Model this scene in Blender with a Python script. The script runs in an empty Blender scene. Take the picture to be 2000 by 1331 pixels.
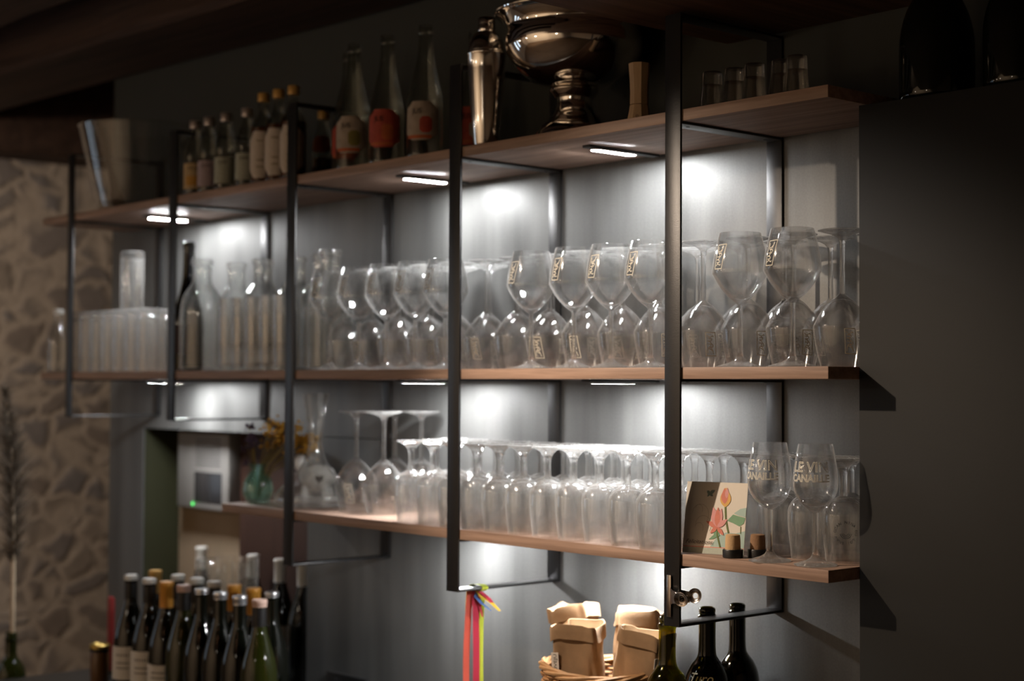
import bpy, bmesh, math, random
from mathutils import Vector, Matrix, Euler

PI = math.pi
scene = bpy.context.scene
COL = scene.collection
random.seed(7)

# ---------------------------------------------------------------- camera, world, exposure, room lights
cd = bpy.data.cameras.new('camera')
cd.sensor_width = 36.0
cd.lens = 55.821
cd.shift_x = -0.06675
cd.shift_y = -0.00797
cd.clip_start = 0.05
cd.clip_end = 60
cd.dof.use_dof = True
cd.dof.focus_distance = 2.62
cd.dof.aperture_fstop = 2.7
cam = bpy.data.objects.new('camera', cd)
COL.objects.link(cam)
ya, pi_, ro = math.radians(47.14417), math.radians(1.90732), math.radians(0.23902)
fw = Vector((-math.sin(ya)*math.cos(pi_), math.cos(ya)*math.cos(pi_), math.sin(pi_)))
rt0 = Vector((math.cos(ya), math.sin(ya), 0)); up0 = rt0.cross(fw)
rt = rt0*math.cos(ro)+up0*math.sin(ro); up = up0*math.cos(ro)-rt0*math.sin(ro)
cam.matrix_world = Matrix(((rt.x, up.x, -fw.x, 1.8611), (rt.y, up.y, -fw.y, -2.2301), (rt.z, up.z, -fw.z, 1.4947), (0, 0, 0, 1)))
scene.camera = cam

w = bpy.data.worlds.new('world'); scene.world = w; w.use_nodes = True
w.node_tree.nodes['Background'].inputs[0].default_value = (0.9, 0.75, 0.6, 1)
w.node_tree.nodes['Background'].inputs[1].default_value = 0.01

vs = scene.view_settings
vs.view_transform = 'Standard'; vs.look = 'None'; vs.gamma = 1.0; vs.use_curve_mapping = False
vs.exposure = 0.0
cy = scene.cycles
cy.max_bounces = 28; cy.diffuse_bounces = 4; cy.glossy_bounces = 8; cy.transmission_bounces = 26
cy.transparent_max_bounces = 64; cy.volume_bounces = 0
cy.caustics_reflective = False; cy.caustics_refractive = False
cy.sample_clamp_indirect = 12.0; cy.sample_clamp_direct = 0
cy.blur_glossy = 0.3
cy.use_denoising = True

LED_STRENGTH = 620.0

def lamp(name, kind, loc, energy, color, size=0.05, target=None, cone=None, blend=0.4):
    l = bpy.data.lights.new(name, kind); l.energy = energy; l.color = color
    if kind == 'AREA': l.size = size
    else: l.shadow_soft_size = size
    if kind == 'SPOT': l.spot_size = math.radians(cone); l.spot_blend = blend
    o = bpy.data.objects.new(name, l); COL.objects.link(o); o.location = loc
    if target:
        o.rotation_euler = (Vector(target)-Vector(loc)).to_track_quat('-Z', 'Y').to_euler()
    return o
WARM = (1.0, 0.84, 0.66)
lamp('spot_lamp', 'SPOT', (-0.62, -1.28, 2.16), 92, (1.0, 0.80, 0.62), 0.014, (0.0, -0.25, 1.12), 68, 0.85)
lamp('room_lamp', 'SPOT', (-2.0, -1.9, 2.3), 330, WARM, 0.08, (-2.4, -4.6, 1.5), 96, 0.4)
lamp('wall_lamp', 'SPOT', (-2.5, -1.5, 2.2), 88, (1.0, 0.87, 0.74), 0.06, (-4.0, 0.25, 1.3), 72, 0.8)
lamp('bar_lamp', 'SPOT', (0.3, -2.5, 2.12), 260, WARM, 0.08, (0.0, -4.6, 1.4), 100, 0.5)
for i, p in enumerate(((-1.2, -2.6, 1.95), (-2.3, -2.7, 1.95), (0.6, -3.2, 1.95), (-3.2, -2.2, 1.9))):
    lamp('glint_lamp_%d' % (i+1), 'POINT', p, 3.0, WARM, 0.045)  # unseen lamps, added for small warm highlights on the glass

# ---------------------------------------------------------------- dimensions
XF = [0.0, -0.600, -1.196, -1.743, -2.321]          # right edges of the five steel frames
FW, FT, FY = 0.0361, 0.0048, -0.2727                 # bar width, thickness, front face
YS = -0.2677                                         # shelf front edge
TB = 0.0198
Z_TOP, Z_MID, Z_LOW = 1.9671, 1.5258, 1.2093         # shelf upper faces
XR = 0.3130
Z_COUNTER, Z_WORK = 0.715, 0.785

# ---------------------------------------------------------------- node helpers
def nmat(name):
    m = bpy.data.materials.new(name); m.use_nodes = True
    nt = m.node_tree; nt.nodes.clear()
    out = nt.nodes.new('ShaderNodeOutputMaterial')
    return m, nt, out
def N(nt, t, **kw):
    n = nt.nodes.new('ShaderNode'+t)
    for k, v in kw.items():
        if k.startswith('i_'):
            key = k[2:]
            n.inputs[int(key) if key.isdigit() else key.replace('_', ' ')].default_value = v
        else: setattr(n, k, v)
    return n
def L(nt, a, b): nt.links.new(a, b)
def c4(c): return (c[0], c[1], c[2], 1)
def srgb(*c):
    return tuple(((x/255)/12.92 if x/255 <= 0.04045 else ((x/255+0.055)/1.055)**2.4) for x in c)

def simple(name, col, rough=0.5, metal=0.0, noise=0.12, nscale=30, bump=0.0, spec=0.5, coat=0.0, stretch=(1, 1, 1)):
    m, nt, out = nmat(name)
    b = N(nt, 'BsdfPrincipled'); b.inputs['Roughness'].default_value = rough; b.inputs['Metallic'].default_value = metal
    b.inputs['Specular IOR Level'].default_value = spec; b.inputs['Coat Weight'].default_value = coat
    tc = N(nt, 'TexCoord'); mp = N(nt, 'Mapping'); mp.inputs['Scale'].default_value = stretch
    L(nt, tc.outputs['Object'], mp.inputs[0])
    nz = N(nt, 'TexNoise'); nz.inputs['Scale'].default_value = nscale; nz.inputs['Detail'].default_value = 5
    L(nt, mp.outputs[0], nz.inputs[0])
    mx = N(nt, 'MixRGB', blend_type='MIX')
    mx.inputs[1].default_value = c4([x*(1-noise) for x in col]); mx.inputs[2].default_value = c4([min(1, x*(1+noise)) for x in col])
    L(nt, nz.outputs[0], mx.inputs[0]); L(nt, mx.outputs[0], b.inputs['Base Color'])
    if bump:
        bp = N(nt, 'Bump'); bp.inputs['Strength'].default_value = bump; bp.inputs['Distance'].default_value = 0.001
        L(nt, nz.outputs[0], bp.inputs['Height']); L(nt, bp.outputs[0], b.inputs['Normal'])
    L(nt, b.outputs[0], out.inputs[0])
    return m

def glass_thin(name, tint=(0.996, 0.997, 0.996), haze=0.004, refr=0.0, soft=0.10, hazecol=(0.9, 0.9, 0.88), f0=0.045, power=4.0, edge=0.12):
    """clear vessel wall: see-through and refracting, mirror-like towards its edges, with a pale haze, part dried-water film, part painted brightness, whitest at the edges"""
    m, nt, out = nmat(name)
    lw = N(nt, 'LayerWeight'); lw.inputs[0].default_value = 0.5
    p = N(nt, 'Math', operation='POWER'); p.inputs[1].default_value = power
    L(nt, lw.outputs['Facing'], p.inputs[0])
    ma = N(nt, 'Math', operation='MULTIPLY_ADD'); ma.inputs[1].default_value = 0.9-f0; ma.inputs[2].default_value = f0
    L(nt, p.outputs[0], ma.inputs[0])
    tr = N(nt, 'BsdfTransparent'); tr.inputs[0].default_value = c4(tint)
    gl = N(nt, 'BsdfGlossy'); gl.inputs['Roughness'].default_value = 0.015; gl.inputs[0].default_value = (1, 1, 1, 1)
    g2 = N(nt, 'BsdfGlossy'); g2.inputs['Roughness'].default_value = soft; g2.inputs[0].default_value = (1, 1, 1, 1)
    mg = N(nt, 'MixShader'); mg.inputs[0].default_value = 0.25; L(nt, gl.outputs[0], mg.inputs[1]); L(nt, g2.outputs[0], mg.inputs[2])
    base = tr
    m1 = N(nt, 'MixShader'); L(nt, ma.outputs[0], m1.inputs[0]); L(nt, base.outputs[0], m1.inputs[1]); L(nt, mg.outputs[0], m1.inputs[2])
    if refr > 0:
        rf = N(nt, 'BsdfGlass'); rf.inputs['IOR'].default_value = 1.47; rf.inputs['Roughness'].default_value = 0.0
        rf.inputs[0].default_value = c4(tint)
        m0 = N(nt, 'MixShader'); m0.inputs[0].default_value = refr
        L(nt, m1.outputs[0], m0.inputs[1]); L(nt, rf.outputs[0], m0.inputs[2]); m1 = m0
    df = N(nt, 'BsdfDiffuse'); df.inputs[0].default_value = c4(hazecol)
    tl = N(nt, 'BsdfTranslucent'); tl.inputs[0].default_value = c4(hazecol)
    md = N(nt, 'MixShader'); md.inputs[0].default_value = 0.5
    L(nt, df.outputs[0], md.inputs[1]); L(nt, tl.outputs[0], md.inputs[2])
    tc = N(nt, 'TexCoord'); mp = N(nt, 'Mapping'); mp.inputs['Scale'].default_value = (1, 1, 0.08)
    nz = N(nt, 'TexNoise'); nz.inputs['Scale'].default_value = 140; nz.inputs['Detail'].default_value = 3
    L(nt, tc.outputs['Object'], mp.inputs[0]); L(nt, mp.outputs[0], nz.inputs[0])
    mr = N(nt, 'MapRange'); mr.inputs[1].default_value = 0.35; mr.inputs[2].default_value = 0.75
    mr.inputs[3].default_value = haze*0.2; mr.inputs[4].default_value = haze*2.2
    L(nt, nz.outputs[0], mr.inputs[0])
    p3 = N(nt, 'Math', operation='POWER'); p3.inputs[1].default_value = 6.0; L(nt, lw.outputs['Facing'], p3.inputs[0])  # whitens the edges in place of bright lamp glints
    am = N(nt, 'Math', operation='MULTIPLY_ADD'); am.inputs[1].default_value = edge; L(nt, p3.outputs[0], am.inputs[0]); L(nt, mr.outputs[0], am.inputs[2])
    m2 = N(nt, 'MixShader'); L(nt, am.outputs[0], m2.inputs[0])
    L(nt, m1.outputs[0], m2.inputs[1]); L(nt, md.outputs[0], m2.inputs[2])
    L(nt, m2.outputs[0], out.inputs[0])
    return m

def wood(name, dark, light, rough=0.45, axis='X', scale=1.0, bump=0.12):
    m, nt, out = nmat(name)
    b = N(nt, 'BsdfPrincipled'); b.inputs['Roughness'].default_value = rough; b.inputs['Specular IOR Level'].default_value = 0.35
    tc = N(nt, 'TexCoord'); mp = N(nt, 'Mapping')
    s = {'X': (1.2, 26, 26), 'Y': (26, 1.2, 26), 'Z': (26, 26, 1.2)}[axis]
    mp.inputs['Scale'].default_value = [x*scale for x in s]
    L(nt, tc.outputs['Object'], mp.inputs[0])
    n1 = N(nt, 'TexNoise'); n1.inputs['Scale'].default_value = 1.6; n1.inputs['Detail'].default_value = 8; n1.inputs['Roughness'].default_value = 0.62; n1.inputs['Distortion'].default_value = 0.6
    n2 = N(nt, 'TexNoise'); n2.inputs['Scale'].default_value = 7.0; n2.inputs['Detail'].default_value = 4
    L(nt, mp.outputs[0], n1.inputs[0]); L(nt, mp.outputs[0], n2.inputs[0])
    ad = N(nt, 'Math', operation='MULTIPLY_ADD'); ad.inputs[1].default_value = 0.35; L(nt, n2.outputs[0], ad.inputs[0]); L(nt, n1.outputs[0], ad.inputs[2])
    cr = N(nt, 'ValToRGB'); e = cr.color_ramp.elements
    e[0].position = 0.42; e[0].color = c4(dark); e[1].position = 0.86; e[1].color = c4(light)
    L(nt, ad.outputs[0], cr.inputs[0]); L(nt, cr.outputs[0], b.inputs['Base Color'])
    bp = N(nt, 'Bump'); bp.inputs['Strength'].default_value = bump; bp.inputs['Distance'].default_value = 0.002
    L(nt, ad.outputs[0], bp.inputs['Height']); L(nt, bp.outputs[0], b.inputs['Normal'])
    L(nt, b.outputs[0], out.inputs[0])
    return m

def emit(name, col, strength):
    m, nt, out = nmat(name)
    e = N(nt, 'Emission'); e.inputs[0].default_value = c4(col); e.inputs[1].default_value = strength
    L(nt, e.outputs[0], out.inputs[0]); return m

def steel_sheet(name, lo, hi, metal=0.42, rough=(0.42, 0.56)):
    m, nt, out = nmat(name)
    b = N(nt, 'BsdfPrincipled'); b.inputs['Metallic'].default_value = metal
    tc = N(nt, 'TexCoord')
    mp = N(nt, 'Mapping'); mp.inputs['Scale'].default_value = (9, 9, 0.9); L(nt, tc.outputs['Object'], mp.inputs[0])
    n1 = N(nt, 'TexNoise'); n1.inputs['Scale'].default_value = 1.0; n1.inputs['Detail'].default_value = 6; n1.inputs['Roughness'].default_value = 0.55; L(nt, mp.outputs[0], n1.inputs[0])
    n2 = N(nt, 'TexNoise'); n2.inputs['Scale'].default_value = 260; n2.inputs['Detail'].default_value = 3; L(nt, tc.outputs['Object'], n2.inputs[0])
    ad = N(nt, 'Math', operation='MULTIPLY_ADD'); ad.inputs[1].default_value = 0.25; L(nt, n2.outputs[0], ad.inputs[0]); L(nt, n1.outputs[0], ad.inputs[2])
    cr = N(nt, 'ValToRGB'); e = cr.color_ramp.elements
    e[0].position = 0.38; e[0].color = c4(lo); e[1].position = 0.9; e[1].color = c4(hi)
    L(nt, ad.outputs[0], cr.inputs[0]); L(nt, cr.outputs[0], b.inputs['Base Color'])
    mr = N(nt, 'MapRange'); mr.inputs[1].default_value = 0.3; mr.inputs[2].default_value = 0.7; mr.inputs[3].default_value = rough[0]; mr.inputs[4].default_value = rough[1]
    L(nt, n1.outputs[0], mr.inputs[0]); L(nt, mr.outputs[0], b.inputs['Roughness'])
    bp = N(nt, 'Bump'); bp.inputs['Strength'].default_value = 0.05; bp.inputs['Distance'].default_value = 0.0006
    L(nt, n2.outputs[0], bp.inputs['Height']); L(nt, bp.outputs[0], b.inputs['Normal'])
    L(nt, b.outputs[0], out.inputs[0]); return m

def stone_wall(name):
    m, nt, out = nmat(name)
    b = N(nt, 'BsdfPrincipled'); b.inputs['Roughness'].default_value = 0.92; b.inputs['Specular IOR Level'].default_value = 0.15
    tc = N(nt, 'TexCoord')
    nzw = N(nt, 'TexNoise'); nzw.inputs['Scale'].default_value = 5; nzw.inputs['Detail'].default_value = 3; L(nt, tc.outputs['Object'], nzw.inputs[0])
    vm = N(nt, 'MixRGB', blend_type='LINEAR_LIGHT'); vm.inputs[0].default_value = 0.10
    L(nt, tc.outputs['Object'], vm.inputs[1]); L(nt, nzw.outputs['Color'], vm.inputs[2])
    mp = N(nt, 'Mapping'); mp.inputs['Scale'].default_value = (1.0, 6.9, 10.2); L(nt, vm.outputs[0], mp.inputs[0])
    v = N(nt, 'TexVoronoi', feature='DISTANCE_TO_EDGE'); v.inputs['Scale'].default_value = 1.0; v.inputs['Randomness'].default_value = 0.85; L(nt, mp.outputs[0], v.inputs[0])
    vc = N(nt, 'TexVoronoi', feature='F1'); vc.inputs['Scale'].default_value = 1.0; vc.inputs['Randomness'].default_value = 0.85; L(nt, mp.outputs[0], vc.inputs[0])
    mr = N(nt, 'MapRange', interpolation_type='SMOOTHSTEP'); mr.inputs[1].default_value = 0.02; mr.inputs[2].default_value = 0.22; L(nt, v.outputs['Distance'], mr.inputs[0])
    cr = N(nt, 'ValToRGB'); e = cr.color_ramp.elements
    e[0].position = 0.0; e[0].color = c4((0.225, 0.178, 0.145)); e[1].position = 1.0; e[1].color = c4((0.29, 0.235, 0.188))
    ee = cr.color_ramp.elements.new(0.5); ee.color = c4((0.20, 0.177, 0.168))
    sep = N(nt, 'SeparateColor'); L(nt, vc.outputs['Color'], sep.inputs[0]); L(nt, sep.outputs[0], cr.inputs[0])
    n2 = N(nt, 'TexNoise'); n2.inputs['Scale'].default_value = 22; n2.inputs['Detail'].default_value = 6; L(nt, tc.outputs['Object'], n2.inputs[0])
    mm = N(nt, 'MixRGB', blend_type='MIX'); mm.inputs[1].default_value = c4((0.39, 0.318, 0.255)); L(nt, mr.outputs[0], mm.inputs[0]); L(nt, cr.outputs[0], mm.inputs[2])
    mo = N(nt, 'MixRGB', blend_type='OVERLAY'); mo.inputs[0].default_value = 0.3; L(nt, mm.outputs[0], mo.inputs[1]); L(nt, n2.outputs[0], mo.inputs[2])
    L(nt, mo.outputs[0], b.inputs['Base Color'])
    ad = N(nt, 'Math', operation='MULTIPLY_ADD'); ad.inputs[1].default_value = 0.3; L(nt, n2.outputs[0], ad.inputs[0]); L(nt, mr.outputs[0], ad.inputs[2])
    bp = N(nt, 'Bump'); bp.inputs['Strength'].default_value = 0.4; bp.inputs['Distance'].default_value = 0.02
    L(nt, ad.outputs[0], bp.inputs['Height']); L(nt, bp.outputs[0], b.inputs['Normal'])
    L(nt, b.outputs[0], out.inputs[0]); return m

M = {}
M['steel'] = steel_sheet('grey_steel_sheet', (0.085, 0.086, 0.084), (0.20, 0.202, 0.196))
M['post'] = simple('black_powder_coat', (0.013, 0.0125, 0.013), 0.33, 0.0, 0.2, 900, 0.25, 0.55)
M['shelf'] = wood('walnut_board', (0.20, 0.125, 0.09), (0.47, 0.315, 0.238), 0.5, 'X')
M['updark'] = simple('upper_wall_shaded', (0.034, 0.036, 0.030), 0.7, 0, 0.1, 8)  # upper wall above the shelf lights: its shade is put into this darker colour
M['beam'] = wood('old_dark_beam', (0.045, 0.022, 0.013), (0.17, 0.085, 0.048), 0.75, 'Y', 0.6, 0.5)
M['joist'] = wood('old_dark_joist', (0.022, 0.011, 0.007), (0.075, 0.040, 0.026), 0.8, 'X', 0.6, 0.5)
M['ceil'] = simple('dark_ceiling_boards', (0.05, 0.036, 0.028), 0.9, 0, 0.3, 6)
M['stone'] = stone_wall('rubble_stone')
M['plaster'] = simple('beige_plaster', (0.52, 0.42, 0.32), 0.9, 0, 0.12, 40, 0.5)
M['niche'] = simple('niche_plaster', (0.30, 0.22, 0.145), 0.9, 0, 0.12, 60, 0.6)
M['floor'] = wood('floor_boards', (0.06, 0.035, 0.02), (0.16, 0.10, 0.06), 0.5, 'X', 0.4)
M['olive'] = simple('olive_paint', (0.020, 0.021, 0.004), 0.7, 0, 0.08, 20)
M['brown'] = wood('dark_brown_board', (0.022, 0.009, 0.005), (0.045, 0.019, 0.012), 0.6, 'Z', 0.5)
M['cabinet'] = simple('charcoal_lacquer', (0.0125, 0.0118, 0.0100), 0.6, 0, 0.05, 200, 0.1, 0.2)
M['counter'] = simple('dark_worktop', (0.03, 0.028, 0.026), 0.4, 0, 0.3, 60)
M['led'] = emit('led_white', (0.985, 0.99, 1.0), LED_STRENGTH)
M['black'] = simple('black_plastic', (0.008, 0.008, 0.008), 0.4, 0, 0.2, 300)
M['chrome'] = simple('polished_steel', (0.88, 0.85, 0.81), 0.07, 1.0, 0.03, 60)
M['brushed'] = simple('brushed_steel', (0.84, 0.80, 0.75), 0.16, 1.0, 0.04, 200, 0.0, 0.5, 0, (1, 1, 0.02))
M['clipmetal'] = simple('nickel', (0.60, 0.54, 0.49), 0.22, 1.0, 0.12, 120)
M['bowl'] = glass_thin('wine_glass_bowl', haze=0.008, refr=0.20, edge=0.50, f0=0.055)
M['foot'] = glass_thin('wine_glass_foot', haze=0.090, refr=0.25, f0=0.09, power=3.0, edge=0.30)
M['stem'] = glass_thin('wine_glass_stem', haze=0.018, refr=0.75, f0=0.09, power=3.0, edge=0.35)
M['small'] = glass_thin('tasting_glass_bowl', haze=0.055, refr=0.15, edge=0.5, f0=0.055)
M['tumbler'] = glass_thin('tumbler_glass', haze=0.055, refr=0.12, edge=0.5, f0=0.04)
M['thick'] = glass_thin('thick_glass', haze=0.030, refr=0.30, f0=0.07, power=3.0, edge=0.3)
M['carafe'] = glass_thin('carafe_glass', (0.990, 0.996, 0.993), haze=0.018, refr=0.15, edge=0.65, f0=0.05)
M['tub'] = glass_thin('acrylic_tub', (0.97, 0.97, 0.96), haze=0.003, edge=0.02)
M['clearb'] = glass_thin('clear_bottle', (0.93, 0.94, 0.92), haze=0.001, edge=0.01, refr=0.2)
M['teal'] = glass_thin('green_vase_glass', (0.84, 0.975, 0.93), haze=0.05, refr=0.25, hazecol=(0.40, 0.88, 0.70), f0=0.06, power=3.0)
M['shot'] = glass_thin('heavy_shot_glass', (0.90, 0.89, 0.87), haze=0.006, refr=0.4, f0=0.11, power=2.5, edge=0.06)
M['olive_glass'] = glass_thin('olive_bottle_glass', (0.52, 0.49, 0.06), haze=0.010, hazecol=(0.25, 0.22, 0.02), edge=0.02)
M['green_glass'] = glass_thin('dark_green_bottle_glass', (0.13, 0.12, 0.022), haze=0.004, hazecol=(0.1, 0.1, 0.02), edge=0.02)
M['wine_dark'] = simple('dark_bottle_glass', (0.004, 0.005, 0.003), 0.06, 0, 0.2, 20, 0, 0.5)
M['wine_olive'] = simple('yellow_green_bottle_glass', (0.018, 0.022, 0.003), 0.05, 0, 0.2, 20, 0, 0.5)
M['ink'] = simple('cream_print', (0.80, 0.74, 0.60), 0.7, 0, 0.04, 300)
M['darkink'] = simple('dark_print', (0.02, 0.02, 0.02), 0.7, 0, 0.04, 300)
M['white'] = simple('white_paper', (0.74, 0.70, 0.64), 0.75, 0, 0.05, 80)
M['whitecap'] = simple('white_capsule', (0.72, 0.71, 0.66), 0.4, 0, 0.05, 60)
M['silvercap'] = simple('silver_screw_cap', (0.52, 0.45, 0.42), 0.35, 0.7, 0.08, 90)
M['goldcap'] = simple('yellow_screw_cap', (0.62, 0.36, 0.10), 0.4, 0.2, 0.08, 90)
M['orange'] = simple('orange_capsule', (0.66, 0.30, 0.045), 0.4, 0.1, 0.08, 60)
M['pinkcap'] = simple('cork_pink_top', (0.62, 0.42, 0.34), 0.6, 0, 0.1, 90)
M['greycap'] = simple('grey_foil_top', (0.62, 0.62, 0.64), 0.25, 0.8, 0.08, 90)
M['blackcap'] = simple('black_capsule', (0.010, 0.009, 0.009), 0.45, 0, 0.2, 60)
M['porcelain'] = simple('white_porcelain', (0.80, 0.78, 0.74), 0.2, 0, 0.03, 30)
M['palewood'] = wood('pale_beech', (0.42, 0.27, 0.15), (0.60, 0.42, 0.25), 0.5, 'Z', 1.2)
M['cork'] = simple('cork', (0.60, 0.39, 0.20), 0.8, 0, 0.18, 260, 0.4)
M['cork_dark'] = simple('brown_cork', (0.27, 0.15, 0.075), 0.8, 0, 0.25, 260, 0.4)
M['kraft'] = simple('washed_kraft_paper', (0.285, 0.178, 0.096), 0.9, 0, 0.22, 55, 0.8)
M['kraft_in'] = simple('cream_kraft_lining', (0.58, 0.46, 0.33), 0.85, 0, 0.08, 55, 0.4)
M['wicker'] = simple('wicker', (0.40, 0.20, 0.075), 0.55, 0, 0.3, 90, 0.3)
M['wicker_rim'] = simple('wicker_rim', (0.52, 0.30, 0.14), 0.55, 0, 0.22, 90, 0.3)
M['red'] = simple('red_paint', (0.28, 0.02, 0.02), 0.5)
M['amber'] = simple('amber_label', (0.50, 0.26, 0.04), 0.7, 0, 0.3, 60)
M['coral'] = simple('coral_satin', (0.72, 0.13, 0.09), 0.4); M['crimson'] = simple('crimson_satin', (0.55, 0.045, 0.085), 0.4)
M['lime'] = simple('lime_satin', (0.58, 0.68, 0.07), 0.4); M['yellow'] = simple('yellow_satin', (0.82, 0.55, 0.06), 0.4)
M['blue'] = simple('blue_satin', (0.10, 0.20, 0.50), 0.4)
M['straw'] = simple('dried_stalk', (0.60, 0.47, 0.33), 0.8); M['plume'] = simple('dried_plume', (0.13, 0.105, 0.08), 0.95, 0, 0.3, 90)
M['flower'] = simple('dried_yellow_flower', (0.55, 0.30, 0.035), 0.9, 0, 0.3, 200); M['purple'] = simple('dried_purple_flower', (0.055, 0.030, 0.055), 0.9, 0, 0.3, 200)
M['twig'] = simple('dried_stem', (0.22, 0.17, 0.06), 0.9)
M['ledgreen'] = emit('green_indicator', (0.10, 1.0, 0.18), 2.2)
M['device'] = simple('white_device', (0.20, 0.19, 0.18), 0.5, 0, 0.03, 40)
M['screen'] = simple('device_screen', (0.03, 0.03, 0.032), 0.25, 0, 0.05, 40)
M['sky'] = emit('daylight_pane', (0.70, 0.84, 1.0), 2.2)
M['jar'] = simple('brown_jar', (0.13, 0.06, 0.018), 0.3, 0, 0.1, 30)
M['gold'] = simple('gold_rim', (0.55, 0.38, 0.10), 0.3, 0.8)

# ---------------------------------------------------------------- mesh helpers
def finish(bm, name, mats, smooth=True, sharp=38):
    me = bpy.data.meshes.new(name); bm.to_mesh(me); bm.free()
    for m in (mats if isinstance(mats, (list, tuple)) else [mats]): me.materials.append(m)
    if smooth:
        for p in me.polygons: p.use_smooth = True
        me.set_sharp_from_angle(angle=math.radians(sharp))
    return me
def obj(name, me, parent=None, loc=None, rot=None):
    o = bpy.data.objects.new(name, me); COL.objects.link(o)
    if parent: o.parent = parent
    if loc is not None: o.location = loc
    if rot is not None: o.rotation_euler = rot
    return o
def tag(o, label=None, cat=None, group=None, kind=None):
    if label: o['label'] = label
    if cat: o['category'] = cat
    if group: o['group'] = group
    if kind: o['kind'] = kind
    return o
def thing(name, label, cat, loc=(0, 0, 0), rz=0.0, group=None):
    o = bpy.data.objects.new(name, None); COL.objects.link(o); o.empty_display_size = 0.02
    o.location = loc; o.rotation_euler = (0, 0, rz)
    return tag(o, label, cat, group)
def struct(name, me, loc=None):
    return tag(obj(name, me, None, loc), kind='structure')
def copy_tree(o, label=None, loc=None, rz=None, group=None, parent=None):
    c = o.copy(); COL.objects.link(c)
    if parent: c.parent = parent
    for ch in list(o.children): copy_tree(ch, parent=c)
    if label: c['label'] = label
    if group: c['group'] = group
    if loc is not None: c.location = loc
    if rz is not None: c.rotation_euler = (0, 0, rz)
    return c

def add_box(bm, lo, hi, mi=0, bevel=0.0, mat=None):
    lo = Vector(lo); hi = Vector(hi)
    r = bmesh.ops.create_cube(bm, size=1.0)
    vs_ = r['verts']
    for v in vs_:
        v.co = Vector(((lo.x+hi.x)/2+v.co.x*(hi.x-lo.x), (lo.y+hi.y)/2+v.co.y*(hi.y-lo.y), (lo.z+hi.z)/2+v.co.z*(hi.z-lo.z)))
    fs = list({f for v in vs_ for f in v.link_faces})
    for f in fs: f.material_index = mi
    if bevel > 0:
        es = list({e for v in vs_ for e in v.link_edges})
        r2 = bmesh.ops.bevel(bm, geom=es, offset=bevel, segments=2, affect='EDGES', profile=0.5)
        for f in r2['faces']: f.material_index = mi
        vs_ = list({v for f in r2['faces'] for v in f.verts} | {v for v in vs_ if v.is_valid})
    if mat is not None: bmesh.ops.transform(bm, matrix=mat, verts=vs_)
def box(name, lo, hi, m, parent=None, bevel=0.0, loc=None):
    bm = bmesh.new(); add_box(bm, lo, hi, 0, bevel)
    return obj(name, finish(bm, name, m, bevel > 0), parent, loc)

def add_lathe(bm, prof, seg=40, mi=0, sx=1.0, sy=1.0, off=(0, 0, 0)):
    rings = []
    for r, z in prof:
        if r < 1e-6: rings.append([bm.verts.new((off[0], off[1], z+off[2]))])
        else: rings.append([bm.verts.new((off[0]+r*sx*math.cos(2*PI*j/seg), off[1]+r*sy*math.sin(2*PI*j/seg), z+off[2])) for j in range(seg)])
    for a, b in zip(rings, rings[1:]):
        for j in range(seg):
            k = (j+1) % seg
            if len(a) == 1 and len(b) == 1: continue
            if len(a) == 1: f = bm.faces.new((a[0], b[k], b[j]))
            elif len(b) == 1: f = bm.faces.new((a[j], a[k], b[0]))
            else: f = bm.faces.new((a[j], a[k], b[k], b[j]))
            f.material_index = mi
def lathe_me(name, prof, m, seg=40, sharp=38, sx=1.0, sy=1.0):
    bm = bmesh.new(); add_lathe(bm, prof, seg, 0, sx, sy)
    return finish(bm, name, m, True, sharp)
def smooth_prof(pts, n=4):
    """Catmull-Rom through the points"""
    P = [Vector((p[0], p[1])) for p in pts]; out = []
    for i in range(len(P)-1):
        p0 = P[i-1] if i else P[0]*2-P[1]; p1, p2 = P[i], P[i+1]; p3 = P[i+2] if i+2 < len(P) else P[-1]*2-P[-2]
        for k in range(n):
            t = k/n
            q = 0.5*((2*p1)+(p2-p0)*t+(2*p0-5*p1+4*p2-p3)*t*t+(3*p1-p0-3*p2+p3)*t**3)
            out.append((max(q.x, 0.0), q.y))
    out.append((P[-1].x, P[-1].y)); return out
def flip(prof, H): return [(r, H-z) for r, z in reversed(prof)]
def shell(outer, t, inner_bottom):
    """closed wall from an outer profile running up to the rim: back down at thickness t to the inner floor"""
    inner = [(max(r-t, 0.0), z) for r, z in outer if z > inner_bottom+1e-6]
    return outer+[(outer[-1][0]-t*0.5, outer[-1][1]+t*0.25)]+list(reversed(inner))+[(0.0, inner_bottom)]

def add_tube(bm, pts, rad, seg=8, mi=0, cap=True, flat=None):
    """tube along points; rad may be a list; flat=(w,h) gives an elliptical section"""
    pts = [Vector(p) for p in pts]; n = len(pts); rings = []
    up_ = Vector((0, 0, 1)); prev = None
    for i, p in enumerate(pts):
        t = (pts[min(i+1, n-1)]-pts[max(i-1, 0)]).normalized()
        if prev is None:
            a = t.cross(up_)
            if a.length < 1e-3: a = t.cross(Vector((1, 0, 0)))
            a.normalize()
        else: a = (prev-t*prev.dot(t)).normalized()
        prev = a; b = t.cross(a)
        r = rad[i] if isinstance(rad, (list, tuple)) else rad
        ra, rb = (r*flat[0], r*flat[1]) if flat else (r, r)
        rings.append([bm.verts.new(p+a*ra*math.cos(2*PI*j/seg)+b*rb*math.sin(2*PI*j/seg)) for j in range(seg)])
    for A, B in zip(rings, rings[1:]):
        for j in range(seg):
            k = (j+1) % seg
            f = bm.faces.new((A[j], B[j], B[k], A[k])); f.material_index = mi; f.normal_flip()
    if cap:
        for R_ in (rings[0], rings[-1]):
            try: f = bm.faces.new(R_); f.material_index = mi
            except ValueError: pass
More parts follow.
